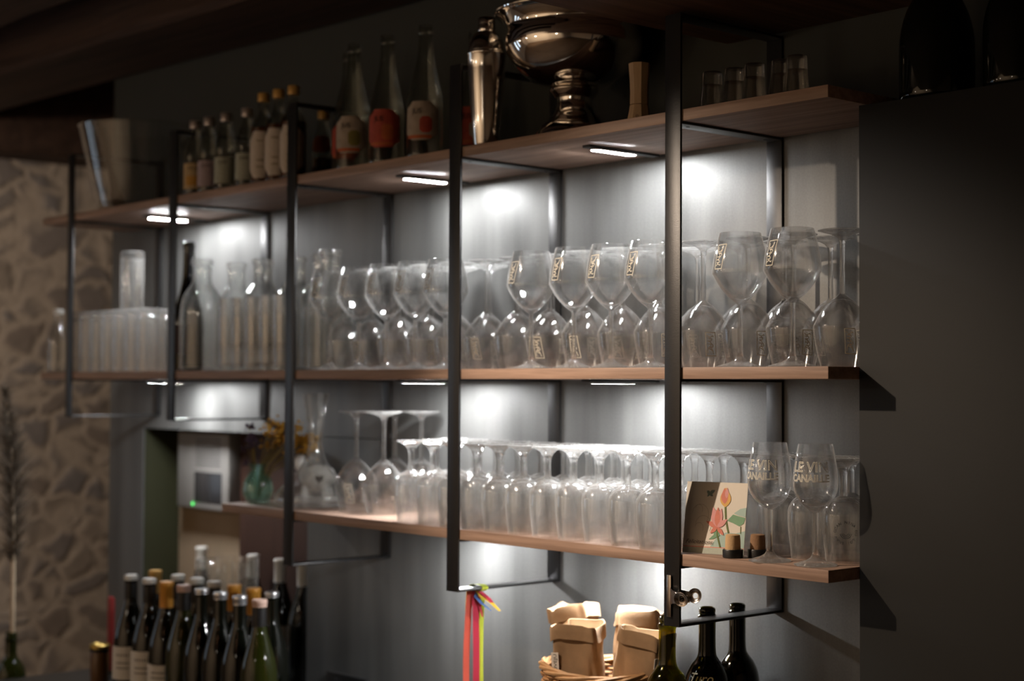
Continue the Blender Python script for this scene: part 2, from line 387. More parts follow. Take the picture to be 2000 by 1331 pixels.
def add_strip(bm, pts, width, thick, wdir, mi=0):
    """flat band of real thickness along points, widened along wdir"""
    pts = [Vector(p) for p in pts]; wd = Vector(wdir).normalized(); n = len(pts); rows = []
    for i, p in enumerate(pts):
        t = (pts[min(i+1, n-1)]-pts[max(i-1, 0)]).normalized(); nn = t.cross(wd).normalized()
        wv = wd*(width[i] if isinstance(width, (list, tuple)) else width)*0.5
        rows.append([bm.verts.new(p-wv-nn*thick/2), bm.verts.new(p+wv-nn*thick/2), bm.verts.new(p+wv+nn*thick/2), bm.verts.new(p-wv+nn*thick/2)])
    for A, B in zip(rows, rows[1:]):
        for j in range(4):
            k = (j+1) % 4
            f = bm.faces.new((A[j], A[k], B[k], B[j])); f.material_index = mi
    for R_ in (rows[0], rows[-1]):
        f = bm.faces.new(R_); f.material_index = mi
    bmesh.ops.recalc_face_normals(bm, faces=bm.faces[:])

def text_bm(bm, s, size, mapf, mi=0, outline=0.0, shear=0.0, width=None):
    """letters as thin raised print; mapf(u, v, w) places them, u centred"""
    cu = bpy.data.curves.new('lettering', 'FONT'); cu.body = s; cu.size = size; cu.align_x = 'CENTER'; cu.shear = shear
    cu.resolution_u = 3
    if outline: cu.fill_mode = 'NONE'; cu.bevel_depth = outline; cu.bevel_resolution = 0
    else: cu.extrude = 0.0001
    to = bpy.data.objects.new('lettering', cu); COL.objects.link(to)
    dg = bpy.context.evaluated_depsgraph_get(); dg.update()
    me = bpy.data.meshes.new_from_object(to.evaluated_get(dg))
    bpy.data.objects.remove(to); bpy.data.curves.remove(cu)
    xs = [v.co.x for v in me.vertices]; k = 1.0
    if width and xs: k = width/max(1e-6, max(xs)-min(xs))
    vmap = [bm.verts.new(mapf(v.co.x*k, v.co.y, v.co.z)) for v in me.vertices]
    for p in me.polygons:
        try: f = bm.faces.new([vmap[i] for i in p.vertices]); f.material_index = mi
        except ValueError: pass
    bpy.data.meshes.remove(me)

def radius_at(prof, z):
    best = 0.0
    for (r0, z0), (r1, z1) in zip(prof, prof[1:]):
        if min(z0, z1)-1e-9 <= z <= max(z0, z1)+1e-9 and abs(z1-z0) > 1e-9:
            best = max(best, r0+(r1-r0)*(z-z0)/(z1-z0))
    return best
def label_patch(prof, z0, z1, phi0, phi1, off=0.0006, n=14, nz=6, shape=None):
    """paper label wrapped on a bottle: curved patch with a front and a back face"""
    bm = bmesh.new(); g = {}
    for s in (0, 1):
        for i in range(nz+1):
            z = z0+(z1-z0)*i/nz
            half = 1.0
            if shape == 'oval':
                t = abs(2*i/nz-1); half = math.sqrt(max(0.12, 1-max(0, (t-0.55)/0.45)**2*0.75))
            for j in range(n+1):
                ph = (phi0+phi1)/2+(phi1-phi0)/2*half*(2*j/n-1)
                r = radius_at(prof, z)+off*(1 if s == 0 else 0.35)
                g[s, i, j] = bm.verts.new((r*math.cos(ph), r*math.sin(ph), z))
    for i in range(nz):
        for j in range(n):
            bm.faces.new((g[0, i, j], g[0, i, j+1], g[0, i+1, j+1], g[0, i+1, j]))
            bm.faces.new((g[1, i, j], g[1, i+1, j], g[1, i+1, j+1], g[1, i, j+1]))
    return bm
CAMXY = Vector((1.8611, -2.2301))
def face_cam(x, y): return math.atan2(CAMXY.y-y, CAMXY.x-x)       # which way round a label has to be turned to show
ORD = ['first', 'second', 'third', 'fourth', 'fifth', 'sixth', 'seventh', 'eighth', 'ninth', 'tenth', 'eleventh', 'twelfth', 'thirteenth', 'fourteenth', 'fifteenth', 'sixteenth', 'seventeenth', 'eighteenth', 'nineteenth', 'twentieth', 'twenty-first']
#PART2

# ---------------------------------------------------------------- the room
bm = bmesh.new()
add_box(bm, (-2.634, 0, 1.3645), (1.30, 0.115, 1.962))
add_box(bm, (-2.634, 0, 1.962), (1.30, 0.115, 2.50), 1)
add_box(bm, (-1.551, 0, 0), (1.30, 0.115, 1.3625))
add_box(bm, (-2.634, 0, 0), (-2.420, 0.115, 1.3645))
struct('wall_back', finish(bm, 'wall_back', [M['steel'], M['updark']], False))
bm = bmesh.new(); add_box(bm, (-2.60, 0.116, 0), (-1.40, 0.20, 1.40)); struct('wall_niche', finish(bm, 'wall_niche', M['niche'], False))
bm = bmesh.new(); add_box(bm, (-2.4198, 0.004, 0), (-2.4150, 0.115, 1.3640)); struct('trim_1', finish(bm, 'trim', M['olive'], False))
bm = bmesh.new(); add_box(bm, (-2.045, 0.100, Z_COUNTER), (-1.5525, 0.1155, 1.3640)); struct('trim_2', finish(bm, 'trim', M['brown'], False))
bm = bmesh.new(); add_box(bm, (-4.12, -5.0, -0.05), (-4.0, 2.4, 2.34)); struct('wall_left', finish(bm, 'wall_left', M['stone'], False))
bm = bmesh.new(); add_box(bm, (-4.0, -4.72, -0.05), (3.4, -4.6, 2.8)); struct('wall_front', finish(bm, 'wall_front', M['plaster'], False))
bm = bmesh.new(); add_box(bm, (3.4, -4.7, -0.05), (3.5, 2.4, 2.8)); struct('wall_right', finish(bm, 'wall_right', M['plaster'], False))
bm = bmesh.new(); add_box(bm, (-4.0, 2.3, -0.05), (3.4, 2.4, 2.8)); struct('wall_far', finish(bm, 'wall_far', M['plaster'], False))
bm = bmesh.new(); add_box(bm, (-4.0, -4.6, -0.05), (3.4, 2.3, 0.0)); struct('floor', finish(bm, 'floor', M['floor'], False))
bm = bmesh.new(); add_box(bm, (-4.12, -4.72, 2.66), (3.5, 2.4, 2.72)); struct('ceiling', finish(bm, 'ceiling', M['ceil'], False))
def beam(name, p0, p1, wd, ht, m, seg=14, wob=0.008):
    """hand-hewn timber between two points of its lower edge line, slightly uneven"""
    rnd = random.Random(name+str(p0)); bm = bmesh.new(); rows = []
    p0 = Vector(p0); p1 = Vector(p1); d = (p1-p0).normalized(); s = Vector((-d.y, d.x, 0)).normalized()
    for i in range(seg+1):
        c = p0.lerp(p1, i/seg); q = [rnd.uniform(-wob, wob) for _ in range(6)]
        rows.append([bm.verts.new(c+s*(-wd/2+q[0])+Vector((0, 0, 0.012+q[1]))), bm.verts.new(c+s*(-wd/2+0.014)+Vector((0, 0, q[2]*0.3))), bm.verts.new(c+s*(wd/2-0.014)+Vector((0, 0, q[3]*0.3))),
                     bm.verts.new(c+s*(wd/2+q[4])+Vector((0, 0, 0.012+q[5]))), bm.verts.new(c+s*(wd/2)+Vector((0, 0, ht))), bm.verts.new(c-s*(wd/2)+Vector((0, 0, ht)))])
    for A, B in zip(rows, rows[1:]):
        for j in range(6): bm.faces.new((A[j], A[(j+1) % 6], B[(j+1) % 6], B[j]))
    bm.faces.new(rows[0]); bm.faces.new(rows[-1]); bmesh.ops.recalc_face_normals(bm, faces=bm.faces[:])
    return tag(obj(name, finish(bm, name, m, False)), kind='structure')
beam('trim_3', (0.62, -3.2, 2.140), (0.62, -0.002, 2.140), 1.54, 0.42, M['beam'], wob=0.004)       # the wide timber above the right end
beam('trim_4', (-4.0, -0.16, 2.435), (-0.15, -0.16, 2.372), 0.31, 0.26, M['joist'])
beam('trim_5', (-4.0, -0.62, 2.455), (-0.15, -0.62, 2.435), 0.26, 0.24, M['joist'])
beam('trim_6', (-4.0, -1.15, 2.47), (-0.15, -1.15, 2.46), 0.26, 0.24, M['joist'])
beam('trim_7', (-4.0, -1.75, 2.47), (-0.15, -1.75, 2.46), 0.26, 0.24, M['joist'])
beam('trim_8', (-3.90, -4.6, 2.34), (-3.90, 2.3, 2.34), 0.24, 0.32, M['joist'])
# the window in the stone wall, out of view on the left: its daylight shows as blue streaks in the metal and glass
for i, (ya_, yb_) in enumerate(((-2.30, -2.08), (-1.72, -1.50))):
    bm = bmesh.new()
    add_box(bm, (-4.006, ya_, 0.85), (-3.996, yb_, 2.05)); wo = struct('window_%d' % (i+1), finish(bm, 'window', M['sky'], False))
    bm = bmesh.new()
    for y0, y1, z0, z1 in ((ya_-0.05, ya_, 0.8, 2.1), (yb_, yb_+0.05, 0.8, 2.1), (ya_, yb_, 0.8, 0.85), (ya_, yb_, 2.05, 2.1), (ya_, yb_, 1.55, 1.58)):
        add_box(bm, (-3.999, y0, z0), (-3.96, y1, z1))
    obj('window_frame', finish(bm, 'window_frame', M['brown'], False), wo)

# counters under the shelves, just below the picture
tag(box('counter', (-2.25, -0.66, 0.0), (-0.95, -0.0005, Z_COUNTER), M['counter'], bevel=0.003), kind='structure')
tag(box('worktop', (-0.949, -0.66, 0.0), (0.313, -0.0005, Z_WORK), M['counter'], bevel=0.003), kind='structure')
tag(box('niche_sill', (-2.4145, 0.0005, 0.0), (-1.5525, 0.099, Z_COUNTER), M['counter']), kind='structure')
tag(box('tall_cabinet', (0.3136, -0.190, 0.0), (1.30, -0.0006, 1.9430), M['cabinet'], bevel=0.0008), 'tall charcoal cabinet side closing off the right end of the shelves', 'cabinet')

# ---------------------------------------------------------------- steel frames
def bar(name, lo, hi, parent): return box(name, lo, hi, M['post'], parent, 0.0006)
FL = ['frame nearest the right edge, with the bulldog clip on its post', 'frame second from the right, with the ribbons on its lowest bar', 'frame in the middle of the five, in front of the decanter',
      'frame second from the left, in front of the dark wine bottle', 'frame at the far left end of the shelves']
for i, x in enumerate(XF):
    t = thing('wall_bracket', 'black flat-bar steel '+FL[i], 'bracket', (x, 0, 0), 0, 'black steel frames carrying the shelves')
    zb = 1.0862 if i < 3 else 1.4012
    zt = 2.1334
    bar('front_post', (-FW, FY, zb), (0, FY+FT, zt), t)
    bar('back_post', (-FW, -FT-0.0004, zb+FT), (0, -0.0004, zt-FT), t)
    bar('top_bar', (-FW, FY+FT, zt-FT), (0, -0.0004, zt), t)
    bar('bottom_bar', (-FW, FY+FT, zb), (0, -0.0004, zb+FT), t)
    for z in ([Z_TOP, Z_MID, Z_LOW] if i < 3 else [Z_TOP, Z_MID]):
        b = bar('shelf_bar', (-FW, FY+FT, z-TB-FT), (0, -FT-0.0004, z-TB), t)
        bm = bmesh.new()
        for yy in (-0.235, -0.03): add_lathe(bm, [(0.0, -0.0012), (0.0032, -0.0010), (0.0040, 0.0)], 14, 0, off=(-FW/2, yy, z-TB-FT))
        obj('screw', finish(bm, 'screw', M['black']), b)

# ---------------------------------------------------------------- shelves and their lights
def shelf(label, x0, z):
    o = box('shelf', (x0-(-0.6), YS, z-TB), (XR+0.6, -0.0054, z), M['shelf'], None, 0.0008)
    o.location = (-0.6, 0, 0)
    return tag(o, label, 'shelf')
shelf('top walnut shelf board with bottles and polished steel vessels on it', -2.527, Z_TOP)
shelf('middle walnut shelf board crowded with clear glasses and carafes', -2.527, Z_MID)
shelf('lowest walnut shelf board, the shortest one, with the greeting card', -1.511, Z_LOW)
def capsule(x0, x1, y0, y1, z0, z1, name, m, parent):
    bm = bmesh.new(); r = (x1-x0)/2; cx = (x0+x1)/2; ring = []
    for k in range(11): a = PI*k/10; ring.append((cx+r*math.cos(a), y1-r+r*math.sin(a)))
    for k in range(11): a = PI+PI*k/10; ring.append((cx+r*math.cos(a), y0+r+r*math.sin(a)))
    A = [bm.verts.new((p[0], p[1], z0)) for p in ring]; B = [bm.verts.new((p[0], p[1], z1)) for p in ring]
    bm.faces.new(list(reversed(A))); bm.faces.new(B)
    for j in range(len(ring)): k = (j+1) % len(ring); bm.faces.new((A[j], A[k], B[k], B[j]))
    bm.normal_update()
    for f in bm.faces: f.material_index = 0 if f.normal.z < -0.9 else 1
    return obj(name, finish(bm, name, [m, M['device']], False), parent)
LEDS = [(-0.313, Z_TOP, 'below the top shelf, between the two right-hand frames'), (-0.905, Z_TOP, 'below the top shelf, left of the ribbon frame'), (-2.052, Z_TOP, 'below the top shelf at its far left end'),
        (-0.313, Z_MID, 'below the middle shelf, between the two right-hand frames'), (-0.905, Z_MID, 'below the middle shelf, left of the ribbon frame'), (-2.052, Z_MID, 'below the middle shelf at its far left end'),
        (-0.313, Z_LOW, 'below the lowest shelf, above the bread basket'), (-0.835, Z_LOW, 'below the lowest shelf, left of the ribbons')]
for x, z, where in LEDS:
    t = thing('shelf_light', 'small white bar light '+where, 'light', (x, 0, z-TB), 0, 'bar lights under the shelves')
    box('housing', (-0.0105, -0.200, -0.0052), (0.0105, -0.012, -0.0002), M['black'], t, 0.0008)
    capsule(-0.0095, 0.0095, -0.184, -0.072, -0.0082, -0.0052, 'diffuser', M['led'], t)

# ---------------------------------------------------------------- stemmed glasses
BIG_H = 0.2255
BIG_OUT = smooth_prof([(0.0046, 0.1050), (0.0085, 0.1090), (0.0205, 0.1185), (0.0350, 0.1355), (0.0468, 0.1562)], 4)+smooth_prof([(0.0475, 0.1590), (0.0453, 0.1800), (0.0408, 0.2030), (0.0352, 0.2255)], 4)
def wall(outer, t, floor_z):
    top = outer[-1][1]
    def tt(z): return t*(1+1.5*max(0.0, 1-(z-floor_z)/(0.6*(top-floor_z)))**2)
    inner = [(max(r-tt(z), 0.0), z) for r, z in outer if z > floor_z+0.001 and r > t]
    inner = [(r*min(1.0, max(0.0, (z-floor_z)/0.004))**0.5 if z < floor_z+0.004 else r, z) for r, z in inner]
    return outer+[(outer[-1][0]-t*0.5, outer[-1][1]+t*0.3)]+list(reversed(inner))+[(0.0, floor_z)]
BIG_BOWL = wall(BIG_OUT, 0.0011, 0.1135)
BIG_STEM = smooth_prof([(0.0062, 0.0170), (0.0048, 0.0260), (0.0043, 0.0550), (0.0045, 0.0900), (0.0046, 0.1050)], 3)
BIG_FOOT = [(0.0, 0.0016), (0.0200, 0.0010), (0.0385, 0.0), (0.0400, 0.0008), (0.0398, 0.0020), (0.0300, 0.0044), (0.0180, 0.0078), (0.0100, 0.0122), (0.0062, 0.0170)]
SM_H = 0.1690
SM_OUT = smooth_prof([(0.0072, 0.0620), (0.0110, 0.0640), (0.0250, 0.0720), (0.0330, 0.0860), (0.0345, 0.1010), (0.0335, 0.1250), (0.0305, 0.1480), (0.0285, 0.1690)], 4)
SM_BOWL = wall(SM_OUT, 0.0012, 0.0690)
SM_STEM = smooth_prof([(0.0105, 0.0150), (0.0072, 0.0240), (0.0062, 0.0390), (0.0072, 0.0620)], 3)
SM_FOOT = [(0.0, 0.0014), (0.0180, 0.0010), (0.0300, 0.0), (0.0312, 0.0008), (0.0310, 0.0020), (0.0230, 0.0046), (0.0160, 0.0088), (0.0105, 0.0150)]
LV_H = 0.1930
LV_OUT = smooth_prof([(0.0046, 0.0840), (0.0095, 0.0870), (0.0240, 0.0990), (0.0330, 0.1140), (0.0362, 0.1300), (0.0352, 0.1480), (0.0315, 0.1720), (0.0274, 0.1930)], 4)
LV_BOWL = wall(LV_OUT, 0.0011, 0.0925)
LV_STEM = smooth_prof([(0.0066, 0.0150), (0.0048, 0.0240), (0.0041, 0.0500), (0.0046, 0.0840)], 3)
LV_FOOT = [(0.0, 0.0015), (0.0200, 0.0010), (0.0335, 0.0), (0.0348, 0.0008), (0.0346, 0.0020), (0.0260, 0.0045), (0.0150, 0.0082), (0.0090, 0.0118), (0.0066, 0.0150)]

# hand-lettered monogram in an upright frame, printed on the big glasses (coordinates from the photo: right, down)
LOGO = [[(470, 360), (770, 345), (690, 1000), (420, 1000), (470, 360)],
        [(510, 420), (514, 540), (540, 595), (600, 580), (650, 510), (690, 400)], [(522, 545), (570, 545), (615, 515), (645, 490)],
        [(560, 600), (640, 592), (660, 625), (620, 680), (500, 680)], [(575, 620), (592, 690), (560, 745), (490, 760), (560, 765), (602, 795), (585, 840), (488, 838)],
        [(540, 820), (540, 880)], [(460, 918), (500, 885), (545, 875), (590, 890), (620, 912), (652, 884)]]
def logo_me(outer, zc, H=None):
    bm = bmesh.new(); s = 0.040/640
    def pt(p, o):
        z = zc-(p[1]-675)*s; r = radius_at(outer, z); ph = (p[0]-590)*s/max(r, 0.01)
        rr = r+o
        return Vector((rr*math.cos(ph), rr*math.sin(ph), z if H is None else H-z))
    for line in LOGO:
        q = []
        for a, b in zip(line, line[1:]):
            for k in range(4): q.append((a[0]+(b[0]-a[0])*k/4, a[1]+(b[1]-a[1])*k/4))
        q.append(line[-1]); hw = 9.5
        for a, b in zip(q, q[1:]):
            dx, dy = b[0]-a[0], b[1]-a[1]; l = math.hypot(dx, dy) or 1; nx, ny = -dy/l*hw, dx/l*hw
            ex, ey = dx/l*3, dy/l*3
            vs_ = [bm.verts.new(pt(p, 0.00035)) for p in ((a[0]-ex+nx, a[1]-ey+ny), (a[0]-ex-nx, a[1]-ey-ny), (b[0]+ex-nx, b[1]+ey-ny), (b[0]+ex+nx, b[1]+ey+ny))]
            bm.faces.new(vs_)
    return finish(bm, 'printed_logo', M['ink'], False)
ME = {}
def glass_set(key, bowl, stem, foot, H, mb, mf, seg):
    for up_ in (True, False):
        f = (lambda p: p) if up_ else (lambda p: flip(p, H))
        ME[key, up_] = (lathe_me('bowl', f(bowl), mb, seg), lathe_me('stem', f(stem), M['stem'], 20), lathe_me('foot', f(foot), mf, seg))
glass_set('big', BIG_BOWL, BIG_STEM, BIG_FOOT, BIG_H, M['bowl'], M['foot'], 56)
glass_set('small', SM_BOWL, SM_STEM, SM_FOOT, SM_H, M['small'], M['foot'], 40)
glass_set('lv', LV_BOWL, LV_STEM, LV_FOOT, LV_H, M['bowl'], M['foot'], 56)
LOGO_UP = logo_me(BIG_OUT, 0.184); LOGO_DN = logo_me(BIG_OUT, 0.184, BIG_H)
def make_glass(name, key, upright, label, group, loc, rz, logo=None):
    t = thing(name, label, 'wine glass', loc, rz, group)
    for n, me in zip(('bowl', 'stem', 'foot'), ME[key, upright]): obj(n, me, t)
    if logo is not None: obj('printed_logo', LOGO_UP if upright else LOGO_DN, t, None, (0, 0, logo))
    return t
MID_UP = [(0.204, -0.222), (0.091, -0.222), (-0.120, -0.222), (-0.221, -0.2225), (-0.321, -0.222), (-0.443, -0.222), (-0.710, -0.222), (-0.812, -0.222), (-0.914, -0.222), (-1.018, -0.222), (-1.128, -0.222)]
UPW = ['standing furthest right on the middle shelf', 'standing second from the right end of the middle shelf', 'standing just left of the clip frame post', 'standing second left of the clip frame post', 'standing third left of the clip frame post',
       'standing fourth left of the clip frame post', 'standing just left of the ribbon frame post', 'standing second left of the ribbon frame post', 'standing third left of the ribbon frame post', 'standing fourth left of the ribbon frame post', 'standing nearest the clear carafes']
rnd = random.Random(3)
proto = None
for i, (x, y) in enumerate(MID_UP):
    lab = 'upright wine glass with cream logo '+UPW[i]
    a = face_cam(x, y)-0.86+rnd.uniform(-0.06, 0.06)
    if proto is None: proto = make_glass('wine_glass', 'big', True, lab, 'upright wine glasses along the front of the middle shelf', (x, y, Z_MID), a, 0.0)
    else: copy_tree(proto, lab, (x, y, Z_MID), a)
ROWA = [0.250, 0.148, 0.047, -0.058, -0.167, -0.264, -0.364, -0.470, -0.567, -0.664, -0.765, -0.866, -0.967, -1.068, -1.169]
ROWB = [0.256, 0.151, 0.048, -0.056, -0.160, -0.262, -0.364, -0.466, -0.567, -0.668, -0.769, -0.870, -0.971, -1.072]
proto = None
for row, xs, y in (('middle', ROWA, -0.151), ('back', ROWB, -0.0555)):
    for i, x in enumerate(xs):
        lab = 'upside-down wine glass, %s from right in the %s row of the middle shelf' % (ORD[i], row)
        a = face_cam(x, y)+rnd.choice((-0.75, -0.5, -0.15, 0.3, 0.55, 2.2))
        if proto is None: proto = make_glass('wine_glass', 'big', False, lab, 'upside-down wine glasses on the middle shelf', (x, y, Z_MID), a, 0.0)
        else: copy_tree(proto, lab, (x, y, Z_MID), a)
for (x, y, a), lab in zip(((-1.111, -0.160, -0.35), (-1.006, -0.160, 0.9), (-1.109, -0.055, 1.4), (-1.008, -0.055, 2.4)),
        ('with cream logo showing beside the decanter', 'in front, second from the decanter', 'in the back row behind the front pair', 'in the back row behind the small glasses')):
    copy_tree(proto, 'tall upside-down wine glass, lowest shelf, '+lab, (x, y, Z_LOW), face_cam(x, y)+a, 'tall upside-down wine glasses on the lowest shelf')
# small tasting glasses, all upside-down, in three rows
F1 = [-0.101, -0.171, -0.241, -0.313, -0.386, -0.457, -0.528, -0.599, -0.670, -0.741, -0.814]
F2 = [0.256, 0.184, 0.112, 0.036, -0.038]+[-0.110-0.0712*k for k in range(11)]
F3 = [0.214-0.0712*k for k in range(16)]
proto = None
for row, xs, y in (('front', F1, -0.228), ('middle', F2, -0.1565), ('back', F3, -0.083)):
    for i, x in enumerate(xs):
        lab = 'small upside-down glass, %s from right in the %s row of the lowest shelf' % (ORD[i], row)
        a = rnd.uniform(0, 6.28)
        if row == 'middle' and 0.0 < x < 0.15: y = -0.150
        elif row == 'middle': y = -0.1565
        if proto is None: proto = make_glass('tasting_glass', 'small', False, lab, 'upside-down tasting glasses on the lowest shelf', (x, y, Z_LOW), a)
        else: copy_tree(proto, lab, (x, y, Z_LOW), a)
        last = None
# round black lettering on the tasting glass at the right end
bm = bmesh.new()
ring = "NINA DO LOI SNAV GOAN "
def on_glass(outer, H, zc, ph0, off):
    def f(u, v, w_):
        z = zc+v; r = radius_at(outer, H-z)+off+max(w_, 0)*0.2
        return Vector((r*math.cos(ph0+u/0.033), r*math.sin(ph0+u/0.033), z))
    return f
base = on_glass(SM_OUT, SM_H, 0.050, 0.0, 0.0004)
for k, ch in enumerate(ring):
    if ch == ' ': continue
    a = 2*PI*k/len(ring)
    def mp_(u, v, w_, a=a):
        rr = 0.0150+v; return base(rr*math.sin(a)+u*math.cos(a), rr*math.cos(a)-u*math.sin(a), w_)
    text_bm(bm, ch, 0.0062, mp_)
for rr in (0.0035, 0.0060, 0.0085):
    for k in range(14):
        a0, a1 = PI*(1.05+0.9*k/14), PI*(1.05+0.9*(k+1)/14)
        bm.faces.new([bm.verts.new(base(r_*math.cos(a_), r_*math.sin(a_), 0)) for r_, a_ in ((rr, a0), (rr+0.0008, a0), (rr+0.0008, a1), (rr, a1))])
stamp = finish(bm, 'printed_stamp', M['darkink'], False)
for o in [o for o in COL.objects if o.get('label', '').startswith('small upside-down glass, first from right in the middle row')]:
    o.rotation_euler = (0, 0, 0); obj('printed_stamp', stamp, o, None, (0, 0, face_cam(0.256, -0.1565)+0.12))
    o['label'] = 'small upside-down tasting glass with round black stamp, rightmost on the lowest shelf'

# the two upright glasses with outlined lettering
def lv_text(ph):
    bm = bmesh.new()
    def mf(zc):
        def f(u, v, w_):
            z = zc+v; r = radius_at(LV_OUT, z)+0.0004+w_*0.3
            return Vector((r*math.cos(u/0.0335), r*math.sin(u/0.0335), z))
        return f
    text_bm(bm, 'LE VIN', 0.0225, mf(0.1500), 0, 0.00045, width=0.0600)
    text_bm(bm, 'CANAILLE', 0.0160, mf(0.1345), 0, 0.00040, width=0.0620)
    return finish(bm, 'printed_lettering', M['ink'], False)
LVT = lv_text(0)
for (x, y, a), lab in zip(((0.168, -0.236, -0.55), (0.256, -0.228, -0.30)), ('beside the greeting card', 'furthest right, at the shelf end')):
    t = make_glass('wine_glass', 'lv', True, 'upright wine glass with outlined lettering on the lowest shelf '+lab, 'lettered upright wine glasses', (x, y, Z_LOW), face_cam(x, y))
    obj('printed_lettering', LVT, t, None, (0, 0, a))
#PART3

# ---------------------------------------------------------------- top shelf
# oval clear tub with a wooden pestle standing in it
tp = [(0.0, 0.004), (0.098, 0.002), (0.108, 0.006), (0.114, 0.020), (0.132, 0.090), (0.152, 0.180), (0.163, 0.226)]
t = thing('ice_tub', 'large round clear tub at the far left end of the top shelf', 'ice tub', (-2.145, -0.166, Z_TOP))
obj('tub', lathe_me('tub', shell(tp, 0.004, 0.010), M['tub'], 72), t)
bm = bmesh.new(); add_tube(bm, [(0.1615*math.cos(2*PI*k/60), 0.1615*math.sin(2*PI*k/60), 0.2265) for k in range(61)], 0.0028, 6, cap=False)
obj('rim', finish(bm, 'rim', M['tub']), t)
bm = bmesh.new(); add_lathe(bm, smooth_prof([(0.0, 0.0), (0.016, 0.004), (0.018, 0.03), (0.011, 0.06), (0.009, 0.16), (0.010, 0.20), (0.014, 0.215), (0.012, 0.235), (0.0, 0.240)], 3), 20)
o = tag(obj('muddler', finish(bm, 'muddler', M['brown'])), 'dark wooden muddler leaning in the clear round tub', 'muddler')
o.location = (-2.185, -0.205, Z_TOP+0.0135); o.rotation_euler = (0.12, -0.26, 0)

def bottle(name, label, loc, out, glass, group=None, cap=None, lab=None, wall_t=0.002, liquid=None, seg=36):
    """cap=(profile, material), lab=[(z0,z1,half angle,material,shape)]; labels are turned to the bar side"""
    t = thing(name, label, 'bottle', loc, 0, group)
    if wall_t: prof = shell(out, wall_t, 0.006)
    else: prof = out+[(0.0, out[-1][1])]
    obj('glass_body', lathe_me('glass_body', prof, glass, seg), t)
    if cap: obj('cap', lathe_me('cap', cap[0], cap[1], 28), t)
    a = face_cam(loc[0], loc[1])
    for z0, z1, ha, m, shp in (lab or []):
        obj('paper_label', finish(label_patch(out, z0, z1, -ha, ha, 0.0008, shape=shp), 'paper_label', m), t, None, (0, 0, a-0.25))
    if liquid:
        zt, m = liquid
        lp = [(0.0, 0.008)]+[(max(r-wall_t-0.0005, 0.001), max(z, 0.008)) for r, z in out if 0.004 < z < zt]+[(0.0, zt)]
        obj('liquid', lathe_me('liquid', lp, m, 28), t)
    return t
def capprof(r, z0, z1, ridge=True): return [(0.0, z0), (r*0.98, z0), (r, z0+0.002), (r, z1-0.002), (r*0.93, z1), (0.0, z1)]
SODA = smooth_prof([(0.0, 0.001), (0.022, 0.0), (0.0265, 0.004), (0.0268, 0.020), (0.0265, 0.085), (0.0262, 0.105), (0.021, 0.130), (0.0145, 0.152), (0.0125, 0.170), (0.0125, 0.186)], 4)
SYRUP = smooth_prof([(0.0, 0.001), (0.025, 0.0), (0.0300, 0.004), (0.0302, 0.020), (0.0300, 0.120), (0.0290, 0.135), (0.0190, 0.155), (0.0125, 0.172), (0.0120, 0.190), (0.0120, 0.212)], 4)
JUICE = smooth_prof([(0.0, 0.001), (0.034, 0.0), (0.0385, 0.005), (0.0390, 0.020), (0.0385, 0.100), (0.0365, 0.130), (0.0290, 0.168), (0.0205, 0.205), (0.0165, 0.235), (0.0152, 0.262), (0.0165, 0.264), (0.0165, 0.272), (0.0152, 0.274), (0.0155, 0.284)], 4)
M['lab_yellow'] = simple('yellow_printed_label', (0.48, 0.34, 0.17), 0.7, 0, 0.35, 70); M['lab_mauve'] = simple('mauve_printed_label', (0.36, 0.28, 0.30), 0.7, 0, 0.25, 90)
M['lab_green'] = simple('grey_green_printed_label', (0.36, 0.37, 0.30), 0.7, 0, 0.25, 90); M['lab_cream'] = simple('cream_printed_label', (0.56, 0.49, 0.42), 0.75, 0, 0.14, 110)
M['lab_red'] = simple('red_fruit_label', (0.40, 0.055, 0.03), 0.7, 0, 0.5, 45); M['lab_pale'] = simple('pale_fruit_label', (0.36, 0.29, 0.23), 0.7, 0, 0.35, 60)
M['liq_amber'] = simple('amber_syrup', (0.14, 0.028, 0.006), 0.15)
M['lab_orange'] = simple('orange_fruit_print', (0.45, 0.10, 0.025), 0.7, 0, 0.35, 45); M['lab_olive'] = simple('olive_fruit_print', (0.20, 0.17, 0.04), 0.7, 0, 0.3, 45)
for x, y, m, ink, lab in ((-1.713, -0.238, 'lab_yellow', 'amber', 'yellow label, leftmost of the silver-capped bottles'), (-1.644, -0.238, 'lab_mauve', 'lab_mauve', 'mauve label, second of the silver-capped bottles'),
                   (-1.563, -0.238, 'lab_green', 'lab_green', 'grey-green label, third of the silver-capped bottles'), (-1.465, -0.238, 'lab_green', 'lab_green', 'grey-green label, beside the yellow-capped bottles')):
    t = bottle('mixer_bottle', 'small clear bottle with silver cap and '+lab, (x, y, Z_TOP), SODA, M['clearb'], 'silver-capped mixer bottles on the top shelf',
           (capprof(0.0142, 0.168, 0.1885), M['silvercap']), [(0.014, 0.078, 1.25, M[m], None)])
    obj('label_print', finish(label_patch(SODA, 0.022, 0.046, -0.55, 0.55, 0.0013), 'label_print', M[ink]), t, None, (0, 0, face_cam(x, y)-0.3))
    bm = bmesh.new(); text_bm(bm, 'TONIC' if m == 'lab_green' else 'SODA', 0.010, lambda u, v, w_: Vector((0.0280*math.cos(u/0.028), 0.0280*math.sin(u/0.028), 0.062+v)), width=0.026)
    obj('label_lettering', finish(bm, 'label_lettering', M['darkink'], False), t, None, (0, 0, face_cam(x, y)-0.25))
